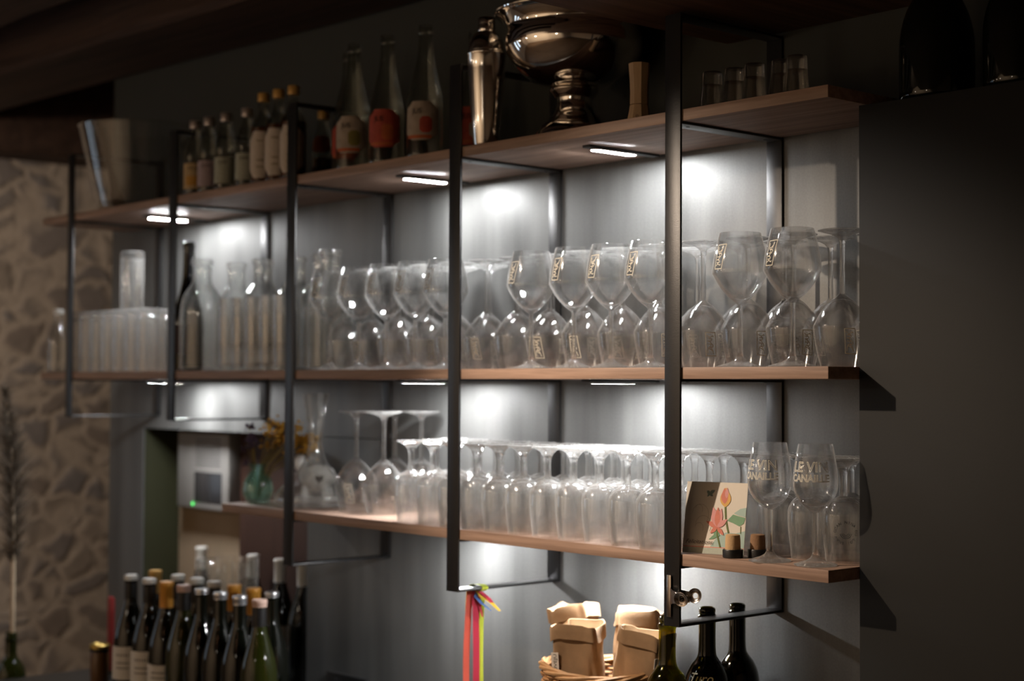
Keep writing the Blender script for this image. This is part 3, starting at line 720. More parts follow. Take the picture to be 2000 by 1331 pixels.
for x, y, lab in ((-1.398, -0.234, 'leftmost of the three'), (-1.332, -0.234, 'the middle one of three'), (-1.268, -0.234, 'rightmost, half behind the frame post')):
    t = bottle('syrup_bottle', 'clear bottle with yellow cap and tall cream oval label, '+lab, (x, y, Z_TOP), SYRUP, M['clearb'], 'yellow-capped syrup bottles on the top shelf',
           (capprof(0.0140, 0.196, 0.2165), M['goldcap']), [(0.012, 0.122, 1.15, M['lab_cream'], 'oval')], liquid=(0.135, M['liq_amber']))
    bm = bmesh.new()
    for zz in (0.098, 0.052, 0.036):
        for k in range(7): add_box(bm, (0.0312, -0.008+k*0.0024, zz), (0.0316, -0.0066+k*0.0024, zz+0.0035))
    add_lathe(bm, [(0.0, 0.0), (0.006, 0.0), (0.006, 0.0005), (0, 0.0005)], 18); 
    for v in bm.verts[-37:]: pass
    obj('label_print', finish(bm, 'label_print', M['twig'], False), t, None, (0, 0, face_cam(x, y)-0.25))
bottle('syrup_bottle', 'clear bottle with orange cap and orange label standing right of the middle frame post', (-1.368, -0.085, Z_TOP), SODA, M['clearb'], None,
       (capprof(0.0142, 0.168, 0.1885), M['goldcap']), [(0.085, 0.125, 0.9, M['lab_orange'], 'oval'), (0.012, 0.05, 1.0, M['brown'], None)], liquid=(0.08, M['liq_amber']))
for i, (x, y, m, m2, lab) in enumerate(((-1.145, -0.165, 'lab_red', 'lab_orange', 'red label, leftmost of the tall bottles'), (-1.058, -0.212, 'lab_pale', 'lab_olive', 'pale label with olive fruit, second tall bottle'),
                   (-0.935, -0.210, 'lab_red', 'lab_orange', 'red and orange label, third tall bottle'), (-0.799, -0.210, 'lab_pale', 'lab_red', 'pale label with red fruit, beside the ribbon frame post'),
                   (-0.775, -0.095, 'lab_red', 'lab_pale', 'red label, standing behind the cocktail shaker'))):
    t = bottle('juice_bottle', 'tall clear juice bottle with '+lab, (x, y, Z_TOP), JUICE, M['clearb'], 'tall juice bottles on the top shelf', None, [(0.036, 0.118, 1.0, M[m], 'oval')], 0.0025)
    a = face_cam(x, y)-0.25
    obj('label_print', finish(label_patch(JUICE, 0.052, 0.086, -0.05, 0.62, 0.0013, shape='oval'), 'label_print', M[m2]), t, None, (0, 0, a))
    obj('label_print', finish(label_patch(JUICE, 0.040, 0.047, -0.8, 0.6, 0.0013), 'label_print', M['lab_orange']), t, None, (0, 0, a))
    bm = bmesh.new(); text_bm(bm, 'JUS', 0.016, lambda u, v, w_: Vector((0.0408*math.cos((u-0.008)/0.04), 0.0408*math.sin((u-0.008)/0.04), 0.092+v)), width=0.022)
    obj('label_lettering', finish(bm, 'label_lettering', M['darkink'], False), t, None, (0, 0, a))

# cocktail shaker
t = thing('cocktail_shaker', 'polished steel cocktail shaker between the juice bottles and the pedestal bowl', 'shaker', (-0.557, -0.243, Z_TOP))
obj('cup', lathe_me('cup', [(0.0, 0.001), (0.0235, 0.0), (0.0250, 0.003), (0.0300, 0.060), (0.0345, 0.115), (0.0372, 0.150), (0.0380, 0.178), (0.0392, 0.1795), (0.0398, 0.1825), (0.0388, 0.185), (0.0, 0.185)], M['brushed'], 56), t)
obj('strainer_top', lathe_me('strainer_top', smooth_prof([(0.0368, 0.1852), (0.0366, 0.190), (0.0335, 0.205), (0.0260, 0.2185), (0.0175, 0.2260)], 3)+[(0.0165, 0.2262), (0.0, 0.2262)], M['brushed'], 56), t)
obj('cap', lathe_me('cap', [(0.0170, 0.2264), (0.0176, 0.228), (0.0176, 0.238), (0.0168, 0.2395), (0.0172, 0.242), (0.0168, 0.252), (0.0150, 0.2545), (0.0, 0.255)], M['brushed'], 40), t)

# pedestal bowl
t = thing('pedestal_bowl', 'large polished steel pedestal bowl on the top shelf under the timber', 'bowl', (-0.411, -0.140, Z_TOP))
obj('foot', lathe_me('foot', smooth_prof([(0.072, 0.0), (0.0765, 0.006), (0.0745, 0.020), (0.066, 0.034), (0.060, 0.037), (0.0585, 0.0385), (0.050, 0.048), (0.040, 0.060), (0.0345, 0.076), (0.0350, 0.088)], 4), M['chrome'], 72), t)
obj('collar', lathe_me('collar', [(0.0340, 0.087), (0.0385, 0.0885), (0.0400, 0.0915), (0.0480, 0.1010), (0.0485, 0.1030), (0.0460, 0.1080), (0.0380, 0.1110)], M['chrome'], 64), t)
bo = smooth_prof([(0.020, 0.1075), (0.045, 0.1090), (0.080, 0.1205), (0.112, 0.1440), (0.133, 0.1760), (0.1365, 0.2020), (0.1335, 0.2180), (0.1350, 0.2280), (0.1440, 0.2420), (0.1540, 0.2500)], 5)
obj('bowl', lathe_me('bowl', bo+[(0.1560, 0.2525), (0.1530, 0.2535)]+[(r-0.003, z+0.002) for r, z in reversed(bo) if z > 0.112]+[(0.0, 0.113)], M['chrome'], 88, 60), t)
bm = bmesh.new(); add_tube(bm, [(0.1555*math.cos(2*PI*k/72), 0.1555*math.sin(2*PI*k/72), 0.2515) for k in range(73)], 0.0034, 8, cap=False)
obj('rolled_rim', finish(bm, 'rolled_rim', M['chrome']), t)

# wooden mill: eight-sided, waisted, with a burnt mark
t = thing('pepper_mill', 'pale wooden eight-sided mill standing left of the clip frame post', 'pepper mill', (-0.172, -0.200, Z_TOP), 0.2)
pr = [(0.0, 0.0), (0.0235, 0.0), (0.0225, 0.008), (0.0195, 0.022), (0.0172, 0.0365)]
obj('base', lathe_me('base', pr+[(0.0165, 0.0370), (0.0, 0.0370)], M['palewood'], 8, 20), t)
obj('body', lathe_me('body', [(0.0, 0.0378), (0.0168, 0.0378), (0.0172, 0.0384), (0.0168, 0.060), (0.0180, 0.085), (0.0200, 0.1120), (0.0195, 0.1130), (0.0, 0.1130)], M['palewood'], 8, 20), t)
bm = bmesh.new()
for k in range(8):
    a = k*PI/4; c, s = math.cos(a), math.sin(a)
    for r0 in (0.0012, 0.0026):
        vs_ = [bm.verts.new((0.0, u, v)) for u, v in ((c*r0-s*0.0004, s*r0+c*0.0004), (c*r0+s*0.0004, s*r0-c*0.0004), (c*(r0+0.0010)+s*0.0004, s*(r0+0.0010)-c*0.0004), (c*(r0+0.0010)-s*0.0004, s*(r0+0.0010)+c*0.0004))]
        bm.faces.new(vs_)
fa = round((face_cam(-0.172, -0.2)-0.2-PI/8)/(PI/4))*(PI/4)+PI/8
obj('burnt_mark', finish(bm, 'burnt_mark', M['brown'], False), t, (0.0202*math.cos(fa), 0.0202*math.sin(fa), 0.0140), (0, -0.22, fa))

# five heavy shot glasses upside-down
SG = [(0.0, 0.0720), (0.0150, 0.0722), (0.0168, 0.0712), (0.0174, 0.0690), (0.0180, 0.0450), (0.0205, 0.0200), (0.0222, 0.0), (0.0212, 0.0), (0.0192, 0.0200), (0.0165, 0.0440), (0.0155, 0.0490), (0.0, 0.0505)]
SG = list(reversed(SG))
proto = None
for (x, y), lab in zip(((0.007, -0.200), (0.054, -0.195), (0.103, -0.200), (0.154, -0.190), (0.195, -0.200)), ('nearest the clip frame post', 'second from the frame post', 'the middle one of five', 'second from the shelf end', 'nearest the shelf end')):
    lab = 'small heavy upside-down shot glass on the top shelf, '+lab
    if proto is None:
        proto = obj('shot_glass', lathe_me('shot_glass', SG, M['shot'], 40)); proto.location = (x, y, Z_TOP); tag(proto, lab, 'shot glass', 'shot glasses on the top shelf')
    else:
        c = proto.copy(); COL.objects.link(c); c.location = (x, y, Z_TOP); c['label'] = lab

# two magnums on the cabinet
MAG = smooth_prof([(0.0, 0.004), (0.040, 0.002), (0.052, 0.0), (0.0575, 0.006), (0.0590, 0.020), (0.0592, 0.080), (0.0570, 0.112), (0.0490, 0.143), (0.0370, 0.168), (0.0270, 0.186), (0.0200, 0.206)], 4)
for (x, y), lab in zip(((0.412, -0.118), (0.566, -0.118)), ('nearer the shelves', 'at the right picture edge')):
    t = thing('magnum_bottle', 'big black glass bottle on the charcoal cabinet, '+lab, 'bottle', (x, y, 1.9430), 0, 'big black bottles on the cabinet')
    obj('glass_body', lathe_me('glass_body', MAG+[(0.0, 0.206)], M['wine_dark'], 64), t)

# ---------------------------------------------------------------- middle shelf, left part
t = bottle('water_bottle', 'small clear bottle with white cap at the far left of the middle shelf', (-2.484, -0.236, Z_MID), smooth_prof([(0.0, 0.001), (0.024, 0.0), (0.0295, 0.004), (0.0298, 0.02), (0.0290, 0.085), (0.024, 0.110), (0.0155, 0.138), (0.0130, 0.155), (0.0130, 0.172)], 4), M['carafe'], None, (capprof(0.0150, 0.166, 0.180), M['whitecap']))
HIGH = smooth_prof([(0.0310, 0.0), (0.0316, 0.020), (0.0318, 0.080), (0.0316, 0.143)], 3)+[(0.0296, 0.143), (0.0298, 0.080), (0.0296, 0.0), (0.0303, -0.0002), (0.0310, 0.0)]
HBASE = [(0.0296, 0.143), (0.0260, 0.1485), (0.0150, 0.1500), (0.0, 0.1500)]
HBASE = [(0.0, 0.1490), (0.0240, 0.1475), (0.0290, 0.1431), (0.0316, 0.1431), (0.0315, 0.1560), (0.0300, 0.1645), (0.0270, 0.1660), (0.0, 0.1645)]
me_h = lathe_me('glass_wall', HIGH, M['tumbler'], 32); me_hb = lathe_me('thick_base', HBASE, M['thick'], 32)
proto = thing('highball_glass', '', 'drinking glass', (0, 0, 0), 0, 'upside-down highball glasses on the middle shelf')
obj('glass_wall', me_h, proto); obj('thick_base', me_hb, proto)
first = True
def place_high(lab, loc):
    global first
    if first: c = proto; first = False
    else: c = copy_tree(proto)
    c['label'] = lab; c.location = loc
    return c
for row, y, n in (('front', -0.232, 7), ('middle', -0.163, 7), ('back', -0.094, 6)):
    for i in range(n):
        x = -1.955-0.0668*i-(0.03 if row == 'middle' else 0.04 if row == 'back' else 0.0)
        if -2.325-0.065 < x < -2.325+0.036 and y < -0.23: x -= 0.0
        place_high('upside-down highball glass, %s from the dark wine bottle in the %s row' % (ORD[i], row), (x, y, Z_MID))
c = place_high('single highball glass standing on top of the other highball glasses', (-1.985-0.0668*3, -0.163, Z_MID+0.1662))
del c['group']
# dark green wine bottle behind the second frame
WB = smooth_prof([(0.0, 0.004), (0.030, 0.001), (0.0370, 0.003), (0.0392, 0.012), (0.0395, 0.080), (0.0390, 0.128), (0.0340, 0.165), (0.0230, 0.205), (0.0165, 0.240), (0.0150, 0.290), (0.0150, 0.318), (0.0160, 0.320), (0.0160, 0.330), (0.0148, 0.331), (0.0148, 0.337)], 4)
t = thing('wine_bottle', 'open dark green wine bottle on the middle shelf behind a frame post', 'bottle', (-1.860, -0.170, Z_MID), 0)
obj('glass_body', lathe_me('glass_body', shell(WB, 0.003, 0.012), M['green_glass'], 40), t)
obj('paper_label', finish(label_patch(WB, 0.045, 0.120, -1.1, 1.1, 0.0008), 'paper_label', M['brown']), t, None, (0, 0, face_cam(-1.86, -0.17)-0.9))
# carafes
CAR = smooth_prof([(0.0, 0.003), (0.040, 0.0), (0.0520, 0.005), (0.0545, 0.020), (0.0545, 0.120), (0.0535, 0.160), (0.0470, 0.190), (0.0330, 0.212), (0.0245, 0.228), (0.0235, 0.262), (0.0245, 0.270)], 4)+[(0.0275, 0.272), (0.0280, 0.277), (0.0270, 0.283), (0.0250, 0.2845)]
me_c = lathe_me('water_carafe', shell(CAR, 0.0028, 0.009), M['carafe'], 44)
proto = None
for (x, y), lab in zip(((-1.745, -0.195), (-1.780, -0.075), (-1.628, -0.090), (-1.505, -0.070), (-1.385, -0.075), (-1.274, -0.125)), ('beside the dark wine bottle, in front', 'in the back row nearest the dark wine bottle', 'in the back row, second from the dark bottle', 'in the back row, behind the stacked tumblers', 'in the back row, behind the middle frame post', 'nearest the upright wine glasses')):
    lab = 'clear wide-necked water carafe '+lab
    if proto is None: proto = tag(obj('water_carafe', me_c), lab, 'carafe', 'water carafes on the middle shelf'); c = proto
    else: c = proto.copy(); COL.objects.link(c); c['label'] = lab
    c.location = (x, y, Z_MID)
TUM = smooth_prof([(0.0, 0.0), (0.0200, 0.0), (0.0232, 0.003), (0.0245, 0.030), (0.0262, 0.090), (0.0275, 0.130)], 3)
me_t = lathe_me('tumbler', shell(TUM, 0.0018, 0.012), M['thick'], 36)
proto = None
k = 0
for x, y in ((-1.560, -0.226), (-1.498, -0.226), (-1.436, -0.226), (-1.372, -0.226), (-1.310, -0.226), (-1.530, -0.160)):
    for lv in (0, 1):
        lab = 'clear tumbler %s the %s stack from the left before the carafes' % (('under', 'nested on top of')[lv], ORD[k])
        if proto is None: proto = tag(obj('tumbler', me_t), lab, 'drinking glass', 'stacked tumblers in front of the carafes'); c = proto
        else: c = proto.copy(); COL.objects.link(c); c['label'] = lab
        c.location = (x, y, Z_MID+lv*0.0460)
    k += 1

# ---------------------------------------------------------------- lowest shelf, left part
t = thing('bud_vase', 'small green glass vase with dried flowers at the left end of the lowest shelf', 'vase', (-1.477, -0.190, Z_LOW))
VA = smooth_prof([(0.0, 0.002), (0.020, 0.0), (0.0270, 0.003), (0.0350, 0.018), (0.0368, 0.034), (0.0330, 0.052), (0.0230, 0.068), (0.0165, 0.078), (0.0170, 0.084), (0.0255, 0.092)], 4)
obj('vase_body', lathe_me('vase_body', shell(VA, 0.003, 0.007), M['teal'], 40), t)
def bunch(name, label, base, tips, m_fl, m_st, rad, cnt, seed):
    rr = random.Random(seed); T = thing(name, label, 'dried flowers', base)
    st = bmesh.new(); fl = bmesh.new()
    for tx, ty, tz in tips:
        tip = Vector((tx, ty, tz)); mid = Vector((tx*0.3, ty*0.3, tz*0.55))
        add_tube(st, [(0, 0, 0), mid, tip], 0.0009, 5)
        for q in range(cnt):
            d = Vector((rr.gauss(0, 1), rr.gauss(0, 1), rr.gauss(0, 1)))*rad*0.5
            bmesh.ops.create_icosphere(fl, subdivisions=1, radius=rr.uniform(0.0022, 0.0048), matrix=Matrix.Translation(tip+d))
    obj('stems', finish(st, 'stems', m_st), T)
    tag(obj('flower_heads', finish(fl, 'flower_heads', m_fl, False), T), kind='stuff')
    return T
r_ = random.Random(5)
bunch('yellow_dried_flowers', 'bunch of mustard-yellow dried flowers leaning right in the green vase', (-1.477, -0.190, Z_LOW+0.012),
      [(0.055+0.028*r_.gauss(0, 1), 0.03+0.016*r_.gauss(0, 1), 0.150+0.014*r_.gauss(0, 1)) for _ in range(24)]+[(0.115+0.012*r_.gauss(0, 1), 0.06, 0.135+0.012*r_.gauss(0, 1)) for _ in range(8)], M['flower'], M['twig'], 0.016, 14, 11)
bunch('purple_dried_flowers', 'few dull purple dried flowers on the left of the green vase', (-1.484, -0.192, Z_LOW+0.012),
      [(-0.012+0.010*r_.gauss(0, 1), -0.006, 0.135+0.018*r_.gauss(0, 1)) for _ in range(9)], M['purple'], M['twig'], 0.012, 12, 12)
DEC = smooth_prof([(0.0, 0.010), (0.040, 0.003), (0.070, 0.0), (0.0880, 0.004), (0.0950, 0.018), (0.0860, 0.036), (0.0600, 0.062), (0.0340, 0.092), (0.0210, 0.120), (0.0160, 0.146), (0.0175, 0.180), (0.0235, 0.220), (0.0310, 0.262)], 5)
t = thing('wine_decanter', 'clear wide-bottomed wine decanter with long neck right of the green vase', 'decanter', (-1.300, -0.145, Z_LOW))
obj('decanter_body', lathe_me('decanter_body', shell(DEC, 0.0028, 0.014), M['carafe'], 64), t)
# white pottery cow with a black heart behind the decanter
t = thing('cow_figurine', 'white china cow with a black heart spot, seen through the decanter', 'figurine', (-1.455, -0.036, Z_LOW), 0.35)
t.scale = (1.12, 1.12, 1.25)
bm = bmesh.new(); bmesh.ops.create_uvsphere(bm, u_segments=24, v_segments=14, radius=1.0)
for v in bm.verts: v.co = Vector((v.co.x*0.048, v.co.y*0.0185, 0.042+v.co.z*0.027+0.006*abs(v.co.x)))
obj('body', finish(bm, 'body', M['porcelain']), t)
bm = bmesh.new(); bmesh.ops.create_uvsphere(bm, u_segments=18, v_segments=12, radius=0.0165, matrix=Matrix.Translation((-0.047, 0, 0.072)))
obj('head', finish(bm, 'head', M['porcelain']), t)
for sx in (-0.028, 0.028):
    for sy in (-0.008, 0.008):
        bm = bmesh.new(); add_lathe(bm, [(0.0, 0.0), (0.008, 0.0), (0.0085, 0.002), (0.0075, 0.026), (0.0, 0.028)], 14, off=(sx, sy, 0)); obj('leg', finish(bm, 'leg', M['porcelain']), t)
bm = bmesh.new()
pts = [(0.0065*(16*math.sin(a)**3)/16, 0.0065*(13*math.cos(a)-5*math.cos(2*a)-2*math.cos(3*a)-math.cos(4*a))/16) for a in [2*PI*k/36 for k in range(36)]]
def onbody(u, v):
    zz = 0.042+v; k = max(0.0, 1-((u+0.018)/0.048)**2-((v-0.001)/0.027)**2)
    return (u+0.018, -0.0185*math.sqrt(k)-0.0008, zz)
cv = bm.verts.new(onbody(0, 0)); rv = [bm.verts.new(onbody(p[0]*1.5, p[1]*1.5)) for p in pts]
for a, b in zip(rv, rv[1:]+rv[:1]): bm.faces.new((cv, a, b))
obj('heart_spot', finish(bm, 'heart_spot', M['darkink'], False), t)

# ---------------------------------------------------------------- greeting card and corks
t = thing('greeting_card', 'cream greeting card with pink lotus flowers leaning on the lowest shelf', 'greeting card', (0.0390, -0.2325, Z_LOW), 0.32)
W_, H_ = 0.113, 0.122
tilt = Matrix.Translation((0, 0, 0.0008)) @ Matrix.Rotation(-0.17, 4, 'X')
def card_pt(u, v, o=0.0): return tilt @ Vector((-W_/2+W_*u, -o, H_*v))
cm = [M['white'], simple('card_cream', (0.82, 0.76, 0.66), 0.7, 0, 0.03, 60), simple('card_grey_band', (0.235, 0.185, 0.145), 0.7, 0, 0.05, 120), simple('card_coral', (0.72, 0.24, 0.17), 0.7, 0, 0.15, 90), simple('card_pink', (0.78, 0.36, 0.34), 0.7, 0, 0.12, 90),
      simple('card_yellow', (0.80, 0.46, 0.13), 0.7, 0, 0.1, 90), simple('card_green', (0.22, 0.40, 0.24), 0.7, 0, 0.15, 90), simple('card_aqua', (0.45, 0.60, 0.54), 0.7, 0, 0.08, 60), simple('card_stem', (0.14, 0.18, 0.05), 0.7, 0, 0.1, 90),
      simple('card_dark', (0.09, 0.08, 0.065), 0.7), simple('card_teal', (0.20, 0.27, 0.24), 0.7), simple('card_footband', (0.48, 0.53, 0.45), 0.7, 0, 0.12, 300), simple('card_swirl', (0.52, 0.46, 0.37), 0.7)]
bm = bmesh.new(); layer = [0]
add_box(bm, (-W_/2, 0, 0), (W_/2, 0.0009, H_), 0, 0, tilt)
def poly(mi, pts):
    layer[0] += 1; vs_ = [bm.verts.new(card_pt(u, v, 0.00012+0.00004*layer[0])) for u, v in pts]
    f = bm.faces.new(vs_); f.material_index = mi
    if f.normal.y > 0 or True:
        f.normal_update()
        if f.normal.y > 0: f.normal_flip()
def leafshape(mi, c, ang, l, wd, n=10):
    pts = []
    for k in range(n+1): s = k/n; pts.append((l*s, wd*math.sin(PI*s**0.8)))
    for k in range(n-1, 0, -1): s = k/n; pts.append((l*s, -wd*math.sin(PI*s**0.8)))
    ca, sa = math.cos(ang), math.sin(ang); poly(mi, [(c[0]+(x*ca-y*sa), c[1]+(x*sa+y*ca)) for x, y in pts])
def line(mi, pts, wd):
    layer[0] += 1
    for a, b in zip(pts, pts[1:]):
        dx, dy = b[0]-a[0], b[1]-a[1]; l = math.hypot(dx, dy) or 1; nx, ny = -dy/l*wd/2, dx/l*wd/2
        f = bm.faces.new([bm.verts.new(card_pt(u, v, 0.00012+0.00004*layer[0])) for u, v in ((a[0]+nx, a[1]+ny), (a[0]-nx, a[1]-ny), (b[0]-nx, b[1]-ny), (b[0]+nx, b[1]+ny))])
        f.material_index = mi; f.normal_update()
        if f.normal.y > 0: f.normal_flip()
poly(1, [(0.004, 0.004), (0.996, 0.004), (0.996, 0.996), (0.004, 0.996)])
poly(7, [(0.45, 0.10), (0.996, 0.10), (0.996, 0.34), (0.85, 0.30), (0.70, 0.31), (0.56, 0.25)])
poly(11, [(0.004, 0.004), (0.996, 0.004), (0.996, 0.085), (0.004, 0.085)])
poly(3, [(0.004, 0.088), (0.996, 0.088), (0.996, 0.098), (0.004, 0.098)])
for cxx, cyy, rr in ((0.24, 0.55, 0.16), (0.22, 0.62, 0.07), (0.24, 0.36, 0.08), (0.30, 0.40, 0.15)):
    line(12, [(cxx+rr*(1-0.02*k)*math.cos(-0.6+0.28*k), cyy+rr*(1-0.02*k)*math.sin(-0.6+0.28*k)) for k in range(14)], 0.005)
for a, l, wd in ((0.5, 0.10, 0.026), (2.5, 0.06, 0.024), (-0.6, 0.07, 0.022), (-2.2, 0.06, 0.018)): leafshape(10, (0.385, 0.84), a, l, wd)
poly(6, [(0.70, 0.47), (0.79, 0.56), (0.88, 0.54), (0.99, 0.52), (0.97, 0.44), (0.90, 0.40), (0.80, 0.44)])
poly(7, [(0.80, 0.575), (0.90, 0.64), (0.995, 0.66), (0.995, 0.53), (0.88, 0.55)])
line(8, [(0.925, 0.40), (0.93, 0.30)], 0.012)
poly(6, [(0.42, 0.20), (0.50, 0.27), (0.47, 0.36), (0.56, 0.34), (0.60, 0.26), (0.50, 0.21)])
line(8, [(0.655, 0.67), (0.675, 0.50), (0.715, 0.36), (0.735, 0.30)], 0.026)
line(8, [(0.545, 0.37), (0.56, 0.25), (0.615, 0.10)], 0.024)
leafshape(5, (0.655, 0.655), PI/2+0.04, 0.275, 0.088); leafshape(3, (0.645, 0.70), PI/2+0.10, 0.225, 0.055); leafshape(4, (0.665, 0.78), PI/2-0.02, 0.15, 0.03)
for a, l, wd, mi in ((PI/2+0.62, 0.19, 0.040, 4), (2.75, 0.20, 0.035, 3), (PI/2+0.30, 0.29, 0.060, 4), (PI/2-0.20, 0.27, 0.055, 4), (PI/2+0.02, 0.28, 0.045, 3), (0.62, 0.20, 0.038, 4), (-0.75, 0.16, 0.030, 3), (-2.45, 0.14, 0.030, 3)):
    leafshape(mi, (0.545, 0.375), a, l, wd)
text_bm(bm, 'F\u00e9licitations', 0.010, lambda u, v, w_: card_pt(0.265+u/W_, 0.135+v/H_, 0.0020+max(0, w_)*0.2), 9, 0, 0.4, 0.050)
obj('card_sheet', finish(bm, 'card_sheet', cm, False), t)
for x, y, m, lab in ((0.093, -0.242, 'cork', 'pale cork stopper with black cap standing in front of the greeting card'), (0.1185, -0.2085, 'cork_dark', 'brown cork stopper with black cap behind the paler stopper')):
    t = thing('cork_stopper', lab, 'stopper', (x, y, Z_LOW))
    obj('cap', lathe_me('cap', [(0.0, 0.0), (0.0160, 0.0), (0.0170, 0.001), (0.0172, 0.0125), (0.0164, 0.0140), (0.0, 0.0140)], M['black'], 40), t)
    obj('cork', lathe_me('cork', [(0.0130, 0.0138), (0.0126, 0.030), (0.0118, 0.0375), (0.0100, 0.0385), (0.0, 0.0385)], M[m], 36), t)
#PART4

# ---------------------------------------------------------------- ribbons, clip
t = thing('ribbon_bundle', 'bundle of coloured satin ribbons knotted on the lowest frame bar', 'ribbons', (-0.6, -0.205, 1.0862))
def ribbon(name, m, pts, wd, wdir=(0.68, 0.73, 0)):
    bm = bmesh.new(); add_strip(bm, pts, wd, 0.0006, wdir); tag(obj(name, finish(bm, name, M[m], True, 60), t), m+' satin ribbon')
def hang(x, y, z0, z1, sway, n=16, ph=0.0):
    return [(x+sway*math.sin(3.1*k/n+ph), y+sway*0.7*math.sin(2.3*k/n+ph), z0+(z1-z0)*k/n) for k in range(n+1)]
ribbon('ribbon', 'coral', hang(-0.030, -0.012, -0.004, -0.285, -0.006), 0.0125)
ribbon('ribbon', 'yellow', hang(-0.036, -0.011, -0.001, -0.075, -0.002), 0.0080)
ribbon('ribbon', 'crimson', hang(-0.0215, -0.006, -0.002, -0.285, 0.003), 0.0130)
ribbon('ribbon', 'blue', hang(-0.0245, -0.002, -0.010, -0.285, 0.001), 0.0100)
ribbon('ribbon', 'lime', hang(-0.0115, 0.006, -0.010, -0.285, -0.0045, ph=0.4), 0.0125)
ribbon('ribbon', 'crimson', [(-0.022, -0.004, 0.0), (-0.018, -0.002, -0.018), (-0.013, 0.0, -0.036), (-0.009, 0.003, -0.055)], [0.012, 0.011, 0.006, 0.003])
ribbon('ribbon', 'yellow', [(-0.014, -0.006, -0.004), (-0.006, 0.0, -0.014), (0.008, 0.012, -0.026), (0.022, 0.022, -0.042)], [0.008, 0.011, 0.009, 0.005])
ribbon('ribbon', 'crimson', [(-0.008, -0.004, -0.004), (0.004, 0.008, -0.018), (0.014, 0.018, -0.036)], [0.010, 0.009, 0.005])
ribbon('ribbon', 'blue', [(-0.016, -0.006, -0.004), (-0.018, -0.006, -0.016), (-0.008, 0.0, -0.028), (0.006, 0.012, -0.042)], [0.006, 0.008, 0.007, 0.003])
bm = bmesh.new()
for k in range(3):
    pts = [(-0.018+0.021*math.cos(a)+0.000, -0.004+0.004*k+0.002*math.sin(a*2), 0.0024+0.0065*math.sin(a)) for a in [2*PI*q/20 for q in range(21)]]
    add_strip(bm, pts, 0.0065, 0.0008, (0, 1, 0))
tag(obj('knot', finish(bm, 'knot', M['lime'], True, 60), t), 'lime ribbon knot around the bar')

t = thing('bulldog_clip', 'nickel bulldog clip gripping the right-hand frame post', 'clip', (-0.021, -0.274, 1.1375), 0)
def jaw(y0, y1):
    bm = bmesh.new()
    add_box(bm, (-0.0055, y0, -0.0355), (0.0045, y1, 0.0355), 0, 0.0008)
    obj('jaw', finish(bm, 'jaw', M['clipmetal']), t)
jaw(-0.0026, -0.0004); jaw(FT+0.0018, FT+0.0040)
bm = bmesh.new()
add_strip(bm, [(0.003, -0.0018, 0), (0.014, -0.0075, 0), (0.034, -0.0115, 0)], [0.030, 0.022, 0.018], 0.0012, (0, 0, 1))
add_strip(bm, [(0.003, FT+0.0030, 0), (0.014, FT+0.0060, 0), (0.034, FT+0.0085, 0)], [0.030, 0.022, 0.018], 0.0012, (0, 0, 1))
obj('clip_body', finish(bm, 'clip_body', M['clipmetal']), t)
bm = bmesh.new()
add_tube(bm, [(0.022+0.0055*math.cos(a), -0.001+0.0085*math.sin(a), zz) for zz, a in [(-0.009+0.018*k/60, 2*PI*k/15) for k in range(61)]], 0.0012, 6)
obj('spring', finish(bm, 'spring', M['clipmetal']), t)
def handle(loc, rot):
    pr = [(0.0050, 0.0), (0.0048, -0.0016), (0.0062, -0.0020), (0.0098, -0.0006), (0.0118, 0.0016), (0.0126, 0.0020), (0.0124, 0.0034), (0.0108, 0.0030), (0.0085, 0.0010), (0.0062, 0.0), (0.0050, 0.0)]
    obj('handle', lathe_me('handle', pr, M['clipmetal'], 36), t, loc, rot)
handle((0.0405, -0.0140, 0.000), (PI/2+0.25, 0.0, 0.35)); handle((0.0435, 0.0165, 0.003), (PI/2-0.15, 0.0, 0.35))

# ---------------------------------------------------------------- basket with paper bags
BX, BY, BZ = -0.300, -0.158, Z_WORK
t = thing('bread_basket', 'round wicker basket holding brown paper bags', 'basket', (BX, BY, BZ), 0.3)
RB0, RB1, HB_ = 0.088, 0.117, 0.182
def brad(z): return RB0+(RB1-RB0)*(z/HB_)**0.8
bm = bmesh.new(); add_lathe(bm, [(0.0, 0.0), (RB0-0.003, 0.0), (RB0, 0.003), (RB0-0.003, 0.006), (0.0, 0.006)], 40)
obj('base', finish(bm, 'base', M['wicker']), t)
bm = bmesh.new(); NS = 30
for k in range(NS):
    a = 2*PI*k/NS
    add_tube(bm, [((brad(z))*math.cos(a), brad(z)*math.sin(a), z) for z in (0.002, 0.06, 0.12, HB_)], 0.0022, 6)
obj('stakes', finish(bm, 'stakes', M['wicker_rim']), t)
bm = bmesh.new(); rows = 24
for r in range(rows):
    z = 0.006+(HB_-0.014)*r/(rows-1); n = NS*4
    add_tube(bm, [((brad(z)+0.0032*(1 if r % 2 else -1)*math.cos(NS/2*2*PI*k/n))*math.cos(2*PI*k/n), (brad(z)+0.0032*(1 if r % 2 else -1)*math.cos(NS/2*2*PI*k/n))*math.sin(2*PI*k/n), z) for k in range(n+1)], 0.0034, 6, cap=False)
obj('weave', finish(bm, 'weave', M['wicker']), t)
bm = bmesh.new()
for q in range(4):
    n = 160
    add_tube(bm, [((RB1+0.0050*math.cos(4*2*PI*k/n+q*PI/2))*math.cos(2*PI*k/n), (RB1+0.0050*math.cos(4*2*PI*k/n+q*PI/2))*math.sin(2*PI*k/n), HB_+0.0050*math.sin(4*2*PI*k/n+q*PI/2)+0.005*math.sin(2*PI*k/n*2+0.6)) for k in range(n+1)], 0.0040, 6, cap=False)
obj('rim', finish(bm, 'rim', M['wicker_rim']), t)
